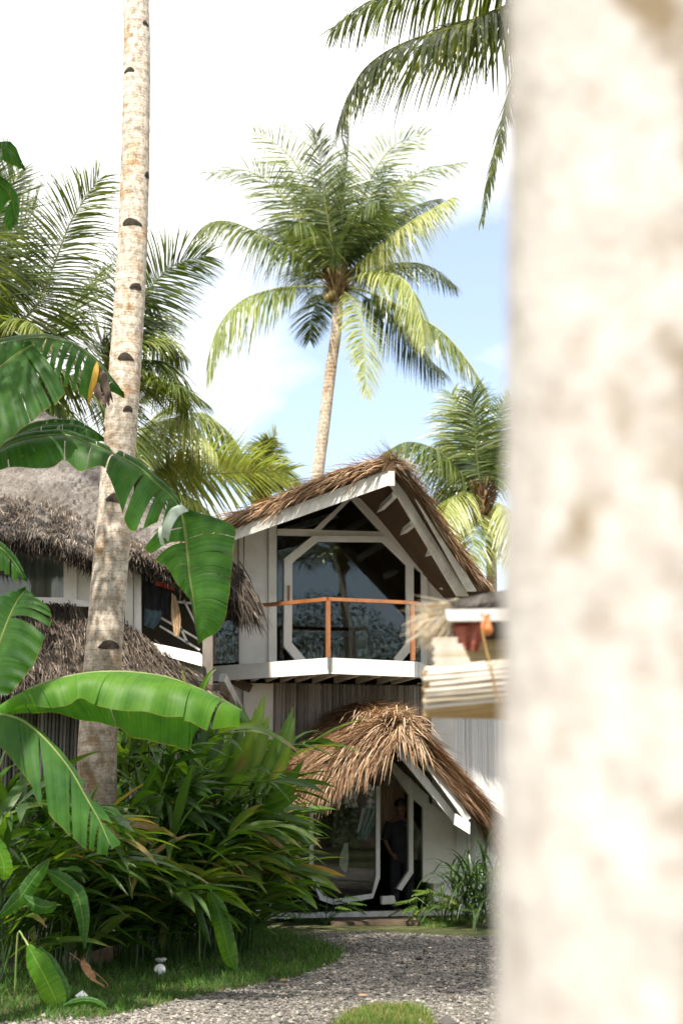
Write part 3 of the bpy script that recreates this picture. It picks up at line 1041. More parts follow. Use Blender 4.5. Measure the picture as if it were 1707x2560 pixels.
# left wing of the main house: glazed bay with reddish frame, left of the white panel
flat('bay_window', [(530, 1480), (604, 1480), (604, 1655), (530, 1660)], -0.03, 0.006, 'glass')
flat('bay_frame', [(528, 1470), (537, 1470), (537, 1660), (528, 1660)], 0.03, 0.05, 'orange_wood')
flat('bay_frame', [(598, 1340), (609, 1336), (606, 1660), (598, 1660)], 0.02, 0.05, 'cream_wall')
flat('bay_panel', [(560, 1340), (598, 1330), (598, 1480), (540, 1480)], -0.02, 0.05, 'cream_wall')
mb = MB()
for k in range(9):
    x = 538 + k * 7.2
    mb.plate(wq([(x, 1590), (x + 4.5, 1590), (x + 4.5, 1652), (x, 1652)], -0.5), -VD * 0.02)
hp('bay_curtain', mb, 'curtain')
mb = MB().bar(WV(556, 1694, 0.9), WV(598, 1775, 0.25), 0.10, 0.14)
hp('balcony_brace', mb, 'white_old')
mb = MB().bar(WV(585, 1700, 0.1), WV(627, 1722, 0.1), 0.12, 0.12)
hp('dark_beam_end', mb, 'dark_wood')
# back and side walls so the house is closed
mb = MB()
bl, br = gl - VD * 6.4, gr - VD * 6.4
mb.plate([bl, br, br + ZD * 5.2, bl + ZD * 5.2], -VD * 0.12)
mb.plate([gl - VD * 0.2, bl, bl + ZD * 5.3, gl - VD * 0.2 + ZD * 5.3], -UD * 0.12)
mb.plate([gr - VD * 0.2, br, br + ZD * 4.2, gr - VD * 0.2 + ZD * 4.2], UD * 0.12)
hp('rear_wall', mb, 'white_old')
# ground-floor room
mb = MB()
e0, e1 = dl - VD * 0.2, dr_ - VD * 0.2
mb.plate([e0 + ZD * 0.03, e1 + ZD * 0.03, e1 - VD * 5 + ZD * 0.03, e0 - VD * 5 + ZD * 0.03], ZD * 0.03)
mb.plate([e0 - VD * 5, e1 - VD * 5, e1 - VD * 5 + ZD * 3, e0 - VD * 5 + ZD * 3], -VD * 0.1)
mb.plate([e0, e0 - VD * 5, e0 - VD * 5 + ZD * 3, e0 + ZD * 3], -UD * 0.1)
mb.plate([e1, e1 - VD * 5, e1 - VD * 5 + ZD * 3, e1 + ZD * 3], UD * 0.1)
mb.plate([e0 + ZD * 3, e1 + ZD * 3, e1 - VD * 5 + ZD * 3, e0 - VD * 5 + ZD * 3], ZD * 0.05)
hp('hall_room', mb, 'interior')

# --- porch
PF = 2.0
pf = [WV(712, 2030, 1.75), WV(752, 1985, 1.85), WV(800, 1935, PF), WV(860, 1880, PF), WV(920, 1836, PF), WV(975, 1808, PF), WV(1010, 1812, PF), WV(1062, 1856, PF), WV(1114, 1912, PF), WV(1174, 1980, PF), WV(1242, 2062, 1.9)]
pb = [WV(690, 1995, 0.1), WV(725, 1925, 0.1), WV(765, 1862, 0.1), WV(810, 1805, 0.1), WV(855, 1768, 0.1), WV(900, 1760, 0.1), WV(960, 1782, 0.1), WV(1030, 1835, 0.1), WV(1090, 1895, 0.1), WV(1150, 1960, 0.1), WV(1215, 2030, 0.1)]
porch = gable_thatch('porch_roof', 'thatch_tan', H, pf, pb, 0.50, 0.20, 14000, 6500, (0.32, 0.66), 0.013, seed=9, tmu=0.50, fringe=1.0, lift=0.05, right=0.3)
# shaggy tuft over the front of the ridge
mb = MB()
r = np.random.default_rng(4)
n = 420
tt = r.random(n)
p = (WV(905, 1795, 1.2) * (1 - tt)[:, None] + WV(1020, 1800, 1.9) * tt[:, None]) + r.normal(0, 0.09, (n, 3))
d = UD * r.normal(0.05, 0.75, n)[:, None] + VD * r.uniform(0.2, 1.0, n)[:, None] + ZD * r.uniform(-0.5, 0.12, n)[:, None]
mb.strands(p, d, np.tile(ZD, (n, 1)), r.uniform(0.25, 0.6, n), 0.018, r.uniform(0.3, 1.1, n), np.clip(r.normal(0.75, 0.2, n), 0, 1))
n = 700
tt = r.random(n)
p = WV(985, 1838, 2.02) * (1 - tt)[:, None] + WV(800, 1950, 2.0) * tt[:, None] + r.normal(0, 0.05, (n, 3))
d = -UD * r.uniform(0.15, 0.8, n)[:, None] - ZD * r.uniform(0.45, 1.0, n)[:, None] + VD * r.uniform(0.0, 0.35, n)[:, None]
mb.strands(p, d, np.tile(VD, (n, 1)), r.uniform(0.3, 0.68, n), 0.016, r.uniform(0.2, 0.7, n), np.clip(r.normal(0.56, 0.22, n), 0, 1))
n = 70
tt = r.random(n)
p = WV(1000, 1820, 2.02) * (1 - tt)[:, None] + WV(1060, 1858, 2.0) * tt[:, None] + r.normal(0, 0.05, (n, 3))
d = UD * r.uniform(0.0, 0.6, n)[:, None] - ZD * r.uniform(0.5, 1.0, n)[:, None] + VD * r.uniform(0.0, 0.3, n)[:, None]
mb.strands(p, d, np.tile(VD, (n, 1)), r.uniform(0.25, 0.55, n), 0.022, r.uniform(0.2, 0.7, n), np.clip(r.normal(0.72, 0.2, n), 0, 1))
hp('ridge_tuft', mb, 'thatch_tan', porch)
barge('porch_barge_board', [(998, 1826, PF - 0.05), (1013, 1822, PF - 0.05), (1178, 2044, PF - 0.05), (1168, 2052, PF - 0.05), (1160, 2048, PF - 0.05)], mat='white_old')
barge('porch_barge_board', [(970, 1856, PF - 0.25), (984, 1836, PF - 0.25), (1146, 2046, PF - 0.25), (1136, 2060, PF - 0.25)], mat='white_old')
barge('porch_beam_end', [(1139, 2034, PF - 0.02), (1175, 2056, PF - 0.02), (1174, 2086, PF - 0.02), (1136, 2062, PF - 0.02)])
flat('porch_rafter', [(945, 1880), (965, 1888), (1071, 1990), (1071, 2030), (1020, 1985)], 0.35, 0.08, 'white_old')
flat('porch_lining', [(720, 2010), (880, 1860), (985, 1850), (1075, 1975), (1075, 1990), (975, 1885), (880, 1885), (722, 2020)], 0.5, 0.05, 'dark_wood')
# porch front: posts, octagonal door frame, glass panels, white side wall
V0 = 0.28
flat('porch_post', [(1057, 2000), (1071, 2015), (1071, 2205), (1057, 2205)], V0 + 0.03, 0.10)
flat('porch_side_wall', [(1071, 2005), (1132, 2050), (1132, 2212), (1071, 2208)], V0, 0.10, 'white')
flat('porch_panel', [(1034, 1990), (1057, 2010), (1057, 2205), (1034, 2205)], V0, 0.006, 'glass')
flat('porch_panel', [(676, 2035), (716, 1995), (716, 2235), (676, 2235)], V0, 0.006, 'glass')
flat('porch_post', [(716, 1990), (722, 1985), (722, 2245), (716, 2245)], V0 + 0.03, 0.06)
flat('porch_panel', [(722, 1985), (774, 1940), (774, 2245), (722, 2245)], V0, 0.006, 'glass')
df = MB()
for q in ([(774, 1950), (784, 1942), (784, 2182), (774, 2180)], [(774, 2180), (784, 2182), (808, 2238), (800, 2250)], [(800, 2250), (808, 2238), (836, 2249), (834, 2262)], [(1022, 1972), (1033, 1982), (1033, 2182), (1022, 2176)], [(1022, 2176), (1033, 2182), (1004, 2226), (992, 2222)]):
    hp('door_frame', MB().plate(wq(q, V0 + 0.05), -VD * 0.10), 'white')
dfo = None
dl_ = MB()
for q in ([(836, 2248), (930, 2234), (932, 2246), (836, 2262)], [(930, 2234), (940, 2190), (950, 2194), (932, 2246)], [(940, 1965), (950, 1965), (950, 2194), (940, 2190)]):
    dl_.plate(wq(q, V0 + 0.12), -VD * 0.05)
dlo = hp('door_leaf', dl_, 'white_old')
hp('door_pane', MB().plate(wq([(786, 1945), (880, 1900), (940, 1925), (940, 2190), (930, 2234), (836, 2249), (809, 2238), (786, 2182)], V0 + 0.085), -VD * 0.006), 'glass', dlo)
mb = MB()
for k in range(19):
    x = 944 + k * 3.6
    mb.plate(wq([(x, 1880), (x + 3.0, 1880), (x + 2.4, 2100), (x - 0.5, 2100)], -0.42 - 0.05 * (k % 2)), -VD * 0.02)
hp('hall_curtain', mb, 'curtain')
mb = MB().plate([p + ZD * z for z, q in ((0.13, (0, 1)), (0.05, (1, 0))) for p in [(ground_of(WV(675, 2240, V0 + 0.08)), ground_of(WV(1140, 2240, V0 + 0.08)))[i] for i in q]], -VD * 0.1)
hp('door_sill', mb, 'white_old')
mb = MB().plate(wq([(950, 2240), (980, 2238), (985, 2258), (950, 2260)], 0.42), VD * 0.12)
hp('door_block', mb, 'white_old')
sz = 0.06
st = [np.array([p[0], p[1], sz]) for p in (P(842, 2260, 22.5), P(1040, 2260, 22.5), P(1048, 2275, 21.7), P(826, 2275, 21.6))]
tag(MB().plate([p for p in st], ZD * -(sz - 0.005)).build('door_step', 'step_wood', base=ground_of(st[0])), 'low weathered wooden step in front of the porch door', 'step')

M['towel'] = pmat('teal_towel', (0.02, 0.13, 0.15), (0.04, 0.22, 0.24), 9, 0.9, 0.2)
M['board'] = pmat('cream_board', (0.60, 0.58, 0.42), (0.70, 0.68, 0.54), 5, 0.4, 0.05)
tw = thing('striped_towel', 'teal towel with white stripes hanging askew inside the dark doorway', 'towel', WV(915, 2095, -0.1))
MB().plate(wq([(905, 2015), (938, 2012), (936, 2060), (916, 2100), (893, 2098)], -0.12), -VD * 0.03).build('cloth', 'towel', tw)
mb = MB()
for q in ([(905, 2022), (914, 2020), (899, 2075), (891, 2085)], [(921, 2024), (925, 2022), (906, 2085), (903, 2092)], [(934, 2030), (937, 2028), (912, 2084), (909, 2088)]):
    mb.plate(wq(q, -0.11), -VD * 0.006)
mb.build('stripe', 'white', tw)
tag(MB().plate(wq([(862, 2108), (870, 2107), (871, 2150), (866, 2182), (857, 2176), (849, 2164), (849, 2150), (854, 2128)], -0.15), -VD * 0.04).build('rounded_board', 'board', base=WV(860, 2185, -0.15)), 'pale cream board with a rounded edge standing inside the dark doorway', 'board')

# ------------------------------------------------------------------ thatched cottage on the left
eave = [P(-420, 1290, 18.4), P(-200, 1315, 18.5), P(0, 1340, 18.7), P(122, 1352, 18.9), P(200, 1380, 19.1), P(260, 1405, 19.3), P(330, 1385, 19.5), P(420, 1420, 19.8), P(520, 1462, 20.1), P(615, 1535, 20.4)]
ridge = [P(-420, 1040, 22.0), P(-200, 1040, 22.0), P(0, 1045, 22.0), P(90, 1048, 22.2), P(170, 1085, 22.3), P(240, 1140, 22.4), P(330, 1245, 22.3), P(420, 1300, 22.2), P(520, 1370, 22.0), P(600, 1440, 21.6)]
cot = thing('thatched_cottage', 'older cottage with grey netted thatch and lower thatch skirt behind the tall leaning palm trunk', 'house', (eave[2][0] - 1, eave[2][1] + 1.2, 0))


def hip_thatch(name, mat, eave, ridge, thick, n_s, n_e, L, wid, seed, tmu=0.45, cover=1.0, net=None, overh=0.15):
    r = np.random.default_rng(seed)
    E, R = resample(eave, 60), resample(ridge, 60)
    K = 14
    kk = np.linspace(0, 1, K + 1)
    rows = np.stack([E * (1 - k) + R * k for k in kk])
    slope = nrm(E - R)
    T = nrm(np.gradient(E, axis=0))
    Nn = nrm(np.cross(T, -slope))
    Nn[Nn[:, 2] < 0] *= -1
    sag = -0.10 * np.sin(np.pi * kk)[:, None, None] * Nn[None]
    rows = rows + sag + r.normal(0, 0.02, rows.shape[:2])[..., None] * Nn[None]
    mb = MB()
    bot = rows - Nn[None] * thick
    mb.grid(rows, r.random(rows.shape[:2]) * 0.5 + 0.15)
    mb.grid(bot, 0.15, flip=True)
    mb.grid(np.stack([rows[0], bot[0]]), 0.2, flip=True)
    mb.grid(np.stack([rows[:, 0], bot[:, 0]]), 0.2)
    mb.grid(np.stack([rows[:, -1], bot[:, -1]]), 0.2, flip=True)
    n = n_s
    i = r.integers(0, 60, n)
    k = r.random(n) * cover
    p = E[i] * (1 - k)[:, None] + R[i] * k[:, None] + Nn[i] * r.uniform(-0.02, 0.07, n)[:, None] + T[i] * r.normal(0, 0.05, n)[:, None] - 0.10 * np.sin(np.pi * k)[:, None] * Nn[i]
    d = slope[i] + T[i] * r.normal(0, 0.16, n)[:, None] + Nn[i] * r.normal(0.04, 0.08, n)[:, None]
    mb.strands(p, d, Nn[i], r.uniform(*L, n), r.uniform(0.6, 1.4, n) * wid, r.uniform(0, 0.3, n), np.clip(r.normal(tmu, 0.23, n), 0, 1))
    n = n_e
    i = r.integers(0, 60, n)
    h = r.random(n)
    p = E[i] - Nn[i] * (h * thick)[:, None] - slope[i] * r.uniform(0.0, 0.3, n)[:, None] + T[i] * r.normal(0, 0.05, n)[:, None]
    d = slope[i] + T[i] * r.normal(0, 0.25, n)[:, None] + r.normal(0, 0.12, (n, 3)) + np.array([0, 0, -0.25])
    mb.strands(p, d, Nn[i], r.uniform(*L, n) * 0.9, r.uniform(0.6, 1.5, n) * wid, r.uniform(0.1, 0.9, n), np.clip(r.normal(tmu - 0.05, 0.25, n), 0, 1))
    o = mb.build(name, mat, cot)
    if net:
        k0, k1 = net
        mb = MB()
        kk = np.linspace(k0, k1, 40)
        E2, R2 = resample(eave, 120), resample(ridge, 120)
        s2 = nrm(E2 - R2)
        N2 = nrm(np.cross(nrm(np.gradient(E2, axis=0)), -s2))
        N2[N2[:, 2] < 0] *= -1
        g = np.stack([E2 * (1 - k) + R2 * k + N2 * (0.03 + 0.045 * k - 0.10 * np.sin(np.pi * k)) for k in kk])
        wob = r.normal(0, 0.012, g.shape[:2])
        fold = 0.025 * np.sin(np.linspace(0, 60, 120))[None] * np.sin(kk * 9)[:, None]
        g = g + (wob + fold)[..., None] * N2[None]
        mb.grid(g, 0.5)
        mb.build('roof_netting', 'net', o)
    return o


hip_thatch('roof', 'thatch_dark', eave, ridge, 0.20, 15000, 5600, (0.12, 0.30), 0.014, 31, 0.5, 0.34, net=(0.0, 1.04))
# tuft at the right eave corner
mb = MB()
r = np.random.default_rng(6)
n = 520
tt = r.random(n)
p = P(575, 1420, 20.6) * (1 - tt)[:, None] + P(612, 1500, 20.3) * tt[:, None] + r.normal(0, 0.06, (n, 3))
d = np.stack([r.uniform(0.0, 0.7, n), r.normal(0, 0.3, n) - 0.2, -r.uniform(0.5, 1.1, n)], 1)
mb.strands(p, d, np.tile(-np.array([0.2, 1, 0]), (n, 1)), r.uniform(0.25, 0.62, n), 0.02, r.uniform(0.1, 0.6, n), np.clip(r.normal(0.35, 0.25, n), 0, 1))
mb.build('eave_tuft', 'thatch_dark', cot)
# skirt roof
e2 = [P(-420, 1705, 17.9), P(-200, 1700, 18.0), P(0, 1690, 18.1), P(100, 1688, 18.2), P(200, 1690, 18.3), P(330, 1698, 18.5), P(430, 1712, 18.8), P(535, 1738, 19.1)]
r2 = [P(-420, 1500, 19.5), P(-200, 1500, 19.5), P(0, 1505, 19.6), P(100, 1510, 19.7), P(200, 1515, 19.8), P(310, 1560, 19.9), P(390, 1620, 20.0), P(470, 1680, 20.1)]
hip_thatch('skirt_roof', 'thatch_dark', e2, r2, 0.18, 9500, 3600, (0.3, 0.6), 0.016, 32, 0.48)


def cpl(name, quad, mat, th=0.06, par=None):
    pts = [P(*q) for q in quad]
    nv = nrm(np.cross(pts[1] - pts[0], pts[2] - pts[0]))
    if nv[1] < 0:
        nv = -nv
    return MB().plate(pts, nv * th).build(name, mat, par or cot)


CY = 19.9
wfo = cpl('window_frame', [(160, 1372, CY - 0.05), (192, 1372, CY - 0.05), (192, 1502, CY - 0.05), (160, 1500, CY - 0.05)], 'white')
cpl('window_sill', [(-420, 1485, CY - 0.15), (162, 1494, CY - 0.15), (235, 1505, CY - 0.15), (235, 1517, CY - 0.15), (-420, 1503, CY - 0.15)], 'white', par=wfo)
cpl('window_head', [(-420, 1345, CY - 0.06), (162, 1358, CY - 0.06), (162, 1372, CY - 0.06), (-420, 1362, CY - 0.06)], 'white', par=wfo)
cpl('window_mullion', [(-70, 1362, CY - 0.04), (-52, 1362, CY - 0.04), (-52, 1490, CY - 0.04), (-70, 1490, CY - 0.04)], 'white', par=wfo)
cpl('window_pane', [(-420, 1362, CY), (160, 1370, CY), (160, 1496, CY), (-420, 1488, CY)], 'glass', 0.006, wfo)
mb = MB()
xs = np.linspace(-420, 160, 90)
cu = np.stack([[P(x, yy, CY + 0.22 + 0.05 * math.sin(i * 1.3)) for i, x in enumerate(xs)] for yy in (1355, 1500)])
mb.grid(cu, 0.5)
mb.build('sheer_curtain', 'curtain_pale', cot, smooth=True)
cpl('wall_panel', [(192, 1360, CY), (240, 1365, CY), (240, 1520, CY), (192, 1512, CY)], 'cream_wall')
cpl('wall_panel', [(313, 1370, CY + 0.1), (332, 1372, CY + 0.1), (332, 1640, CY + 0.1), (313, 1640, CY + 0.1)], 'cream_wall')
cpl('wall_panel', [(335, 1385, CY + 0.15), (353, 1392, CY + 0.15), (353, 1640, CY + 0.15), (335, 1640, CY + 0.15)], 'white_old')
cpl('wall_panel', [(505, 1450, CY + 0.3), (532, 1460, CY + 0.3), (532, 1730, CY + 0.3), (508, 1720, CY + 0.3)], 'grey_board')
cpl('window_ledge', [(385, 1617, CY - 0.1), (506, 1638, CY - 0.1), (506, 1666, CY - 0.1), (398, 1636, CY - 0.1)], 'white')
cpl('open_sash', [(378, 1606, CY + 0.0), (500, 1632, CY + 0.0), (506, 1638, CY + 0.0), (385, 1617, CY + 0.0)], 'white_old', 0.2)
cpl('back_wall', [(-420, 1340, 21.3), (500, 1400, 21.3), (505, 1640, 21.3), (-420, 1560, 21.3)], 'interior', 0.1)
mb = MB()
for a, b in (((395, 1540), (500, 1600)), ((400, 1565), (500, 1625)), ((430, 1520), (470, 1610)), ((460, 1500), (500, 1580)), ((395, 1500), (500, 1510))):
    mb.bar(P(*a, CY + 0.5), P(*b, CY + 0.5), 0.035, 0.03)
mb.build('window_lattice', 'white_old', cot)
# upper storey floor, lower cane wall, rear walls
c0, c1 = P(-420, 1900, 19.0), P(545, 1900, 20.0)
mb = MB()
cane_wall(mb, ground_of(c0), ground_of(c1), 0.0, 3.3, np.array([0, -1.0, 0]), 0.05, 14)
mb.build('cane_cladding', 'cane_dark', cot)
mb = MB()
gb0, gb1 = ground_of(c0) + [0, 0.08, 0], ground_of(c1) + [0, 0.08, 0]
mb.plate([gb0, gb1, gb1 + ZD * 3.3, gb0 + ZD * 3.3], [0, 0.1, 0])
mb.plate([gb0 + [0, 0.12, 0], gb0 + [0, 4.5, 0], gb0 + [0, 4.5, 5.8], gb0 + [0, 0.12, 4.5]], [-0.1, 0, 0])
mb.plate([gb0 + [0, 3.0, 3.3], gb1 + [0, 3.0, 3.3], gb1 + [0, 0.1, 3.3], gb0 + [0, 0.1, 3.3]], [0, 0, 0.1])
mb.build('lower_wall', 'dark_wood', cot)


# clothes hanging in the open window
def cloth(name, label, mat, outline, Y, th=0.05, seed=1):
    r = np.random.default_rng(seed)
    L, R_ = outline
    L = spline([P(x, y, Y) for x, y in L], 14)
    R_ = spline([P(x, y, Y) for x, y in R_], 14)
    mb = MB()
    k = np.linspace(0, 1, 11)
    fr = L[:, None] * (1 - k)[None, :, None] + R_[:, None] * k[None, :, None]
    fold = 0.03 * np.sin(k * 15 + 1)[None] * np.linspace(0.4, 1, 14)[:, None] + r.normal(0, 0.006, fr.shape[:2])
    fr[..., 1] += fold
    bkk = fr.copy()
    bkk[..., 1] += th
    mb.grid(fr, 0.5)
    mb.grid(bkk, 0.5, flip=True)
    mb.grid(np.stack([fr[:, 0], bkk[:, 0]]), 0.5)
    mb.grid(np.stack([fr[:, -1], bkk[:, -1]]), 0.5, flip=True)
    mb.grid(np.stack([fr[0], bkk[0]]), 0.5, flip=True)
    mb.grid(np.stack([fr[-1], bkk[-1]]), 0.5)
    return tag(mb.build(name, mat, base=P(*outline[0][0], Y), smooth=True), label, 'clothes')


cloth('hanging_shirt', 'charcoal shirt hanging in the open cottage window', 'cloth_dark', ([(362, 1425), (358, 1470), (364, 1520)], [(392, 1425), (402, 1470), (398, 1525)]), CY + 0.2, seed=1)
cloth('hanging_trousers', 'slate blue trousers hanging lowest in the open cottage window', 'cloth_blue', ([(362, 1510), (360, 1540), (358, 1562)], [(400, 1500), (404, 1540), (384, 1572)]), CY + 0.26, seed=2)
cloth('red_cap', 'red cloth cap hanging at the top of the open cottage window', 'cloth_bright', ([(388, 1436), (386, 1448), (392, 1462)], [(410, 1440), (430, 1462), (436, 1476)]), CY + 0.12, seed=3)
cloth('hanging_jacket', 'dark jacket hanging under the red cap in the open window', 'cloth_dark', ([(400, 1460), (398, 1500), (404, 1530)], [(436, 1474), (432, 1500), (430, 1535)]), CY + 0.22, seed=4)
cloth('hanging_bag', 'tan canvas bag hanging right of the dark jacket in the open window', 'cloth_tan', ([(430, 1482), (428, 1540), (436, 1590)], [(440, 1490), (452, 1545), (448, 1588)]), CY + 0.14, seed=5)

# ------------------------------------------------------------------ coconut palms
LSC = 1.6


def frond(path, seed, llen=0.85, n=125, droop=0.5, roll=0.0, wid=0.040, tint=0.5, bare=0.16, side=None, thin=1.0):
    r = np.random.default_rng(seed)
    pts = resample(path, n)
    T = nrm(np.gradient(pts, axis=0))
    h = pts[-1] - pts[0]
    h = np.array([h[0], h[1], 0.0])
    if np.linalg.norm(h) < 0.15:
        h = np.array([0.3, -1.0, 0])
    h = nrm(h)
    S0 = np.cross(h, ZD) if side is None else np.asarray(side, float)
    S = nrm(S0[None] - T * (T @ S0)[:, None])
    N = nrm(np.cross(S, T))
    c, s = math.cos(roll), math.sin(roll)
    S, N = S * c + N * s, N * c - S * s
    t = np.linspace(0, 1, n)
    mb = MB()
    total = np.linalg.norm(np.diff(pts, axis=0), axis=1).sum()
    rr = 0.030 * (1 - t) ** 0.8 + 0.004
    mb.tube(pts[::3], rr[::3] * (total / 4.5), 5, 0.92)
    K = 4
    wp = np.array([0.55, 1.0, 0.85, 0.5, 0.06])
    for sg in (-1, 1):
        m = t > bare
        m &= r.random(n) < 0.97
        k = np.where(m)[0]
        u = (t[k] - bare) / (1 - bare)
        a = np.radians(78 - 48 * u ** 1.3) + r.normal(0, 0.07, len(k))
        lift = 0.28 * (1 - 0.85 * min(1.0, max(0.0, droop))) + r.normal(0, 0.10, len(k))
        d = sg * S[k] * np.sin(a)[:, None] + T[k] * np.cos(a)[:, None] + N[k] * lift[:, None]
        d = nrm(nrm(d) + np.array([0, 0, -1.0]) * (0.40 * max(0.0, droop) ** 1.5))
        prof = np.clip(0.45 + 2.2 * u, 0, 1) * np.clip(1.05 - 0.72 * u ** 2.2, 0.2, 1)
        L = llen * LSC * prof * r.uniform(0.85, 1.1, len(k))
        p = pts[k] + r.normal(0, 0.004, (len(k), 3))
        dr = droop * r.uniform(0.6, 1.5, len(k))
        W = nrm(T[k] - d * np.sum(T[k] * d, 1)[:, None])
        X = np.cross(d, W)
        ph = r.normal(0.25 * sg, 0.35, len(k))[:, None]
        W = W * np.cos(ph) + X * np.sin(ph)
        lev = []
        for q in range(K + 1):
            w = (wid * thin * wp[q] * np.clip(1.1 - 0.5 * u, 0.4, 1) / 2)[:, None] * W
            lev += [p - w, p + w]
            dd = nrm(d + np.array([0, 0, -1.0]) * (dr * ((q + 0.5) / K) ** 1.2 * 1.6)[:, None])
            p = p + dd * (L / K)[:, None]
        V = np.stack(lev, 1)
        nn = len(k)
        b = np.arange(nn)[:, None] * (2 * (K + 1))
        F = np.concatenate([b + np.array([[2 * q, 2 * q + 1, 2 * q + 3, 2 * q + 2]]) for q in range(K)])
        tt = np.clip(tint + r.normal(0, 0.14, nn), 0, 1)
        tv = np.repeat(tt[:, None], 2 * (K + 1), 1) + np.linspace(-0.06, 0.10, K + 1).repeat(2)[None]
        mb.add(V.reshape(-1, 3), F, np.clip(tv, 0, 1).reshape(-1))
    return mb


def auto_path(c, az, el, length, bend, seed):
    """frond leaving the crown at azimuth/elevation and bending down along its length"""
    r = np.random.default_rng(seed)
    p = np.array(c, float)
    out = [p.copy()]
    n = 9
    tw = r.normal(0, 0.25)
    for i in range(n):
        s = (i + 0.5) / n
        e = el - bend * s ** 1.35
        a = az + tw * s
        p = p + np.array([math.cos(a) * math.cos(e), math.sin(a) * math.cos(e), math.sin(e)]) * length / n
        out.append(p.copy())
    return np.array(out)


def trunk_mesh(path, r0, r1, flare=0.0, sides=20, n=90, ring=0.11, seed=0, amp=0.035):
    r = np.random.default_rng(seed)
    pts = resample(path, n)
    L = np.concatenate([[0], np.cumsum(np.linalg.norm(np.diff(pts, axis=0), axis=1))])
    t = L / L[-1]
    rad = r0 + (r1 - r0) * t ** 0.8 + flare * np.exp(-L / 0.55)
    rad = rad * (1 + amp * ((L / ring) % 1.0 - 0.5) + r.normal(0, 0.008, n))
    mb = MB()
    mb.tube(pts, rad, sides)
    return mb, pts, rad


def make_palm(name, label, trunk, r0, r1, fronds, rand, seed, mat='frond', group=None, nuts=0, flare=0.08, bark='bark_far', llen=0.85, trunk_n=90):
    """fronds: list of (path, kwargs); rand: list of (az, el, len, bend, kwargs)"""
    base = np.array(trunk[0], float)
    root = thing(name, label, 'palm tree', base, group)
    mb, pts, rad = trunk_mesh(trunk, r0, r1, flare, seed=seed, n=trunk_n)
    mb.build('trunk', bark, root, smooth=True)
    c = pts[-1]
    r = np.random.default_rng(seed)
    k = 0
    for path, kw in fronds:
        kw = dict(kw)
        m = kw.pop('mat', mat)
        kw.setdefault('llen', llen)
        frond(path, seed * 100 + k, **kw).build('frond', m, root)
        k += 1
    for az, el, ln, bd, kw in rand:
        kw = dict(kw)
        m = kw.pop('mat', mat)
        kw.setdefault('llen', llen)
        frond(auto_path(c + r.normal(0, 0.08, 3), az, el, ln, bd, seed * 31 + k), seed * 100 + k, **kw).build('frond', m, root)
        k += 1
    # fibrous sheath and stubs of cut leaves
    n = 260
    a = r.random(n) * 6.283
    z = r.uniform(-0.55, 0.35, n)
    rr = r1 * (1.25 + 0.5 * np.clip(z + 0.3, 0, 1))
    p = c + np.stack([np.cos(a) * rr, np.sin(a) * rr, z], 1)
    d = np.stack([np.cos(a) * r.uniform(0.1, 0.9, n), np.sin(a) * r.uniform(0.1, 0.9, n), r.uniform(0.3, 1.2, n)], 1)
    mb = MB().sphere(c - [0, 0, 0.05], (r1 * 1.5, r1 * 1.5, 0.42), 12, 8, 0.4)
    mb.strands(p, d, np.stack([np.cos(a), np.sin(a), 0 * a], 1), r.uniform(0.2, 0.5, n), r.uniform(0.03, 0.09, n), 0.1)
    mb.build('leaf_sheath', 'sheath', root)
    for i in range(nuts):
        a = r.random() * 6.283
        cc = c + np.array([math.cos(a) * (r1 + 0.16), math.sin(a) * (r1 + 0.16), -0.25 - 0.2 * r.random()])
        MB().sphere(cc, (0.11, 0.11, 0.13), 12, 8).build('coconut', 'coconut', root, smooth=True)
    return root


def FP(pts, Y, dd=0.0, start=None):
    """pixel polyline at depth Y, its tip displaced by dd metres in depth"""
    n = len(pts)
    return np.array([P(x, y, Y + dd * (i / (n - 1)) ** 1.2) for i, (x, y) in enumerate(pts)])


def R(cnt, seed, elr=(0.0, 1.3), ln=(3.6, 4.6), bend=(0.7, 1.6), azr=(0, 6.283), **kw):
    r = np.random.default_rng(seed)
    o = []
    for i in range(cnt):
        az = azr[0] + (azr[1] - azr[0]) * (i + r.uniform(-0.25, 0.25)) / cnt
        o.append((az, r.uniform(*elr), r.uniform(*ln), r.uniform(*bend), dict(droop=r.uniform(0.3, 0.9), roll=r.normal(0, 0.3), **kw)))
    return o


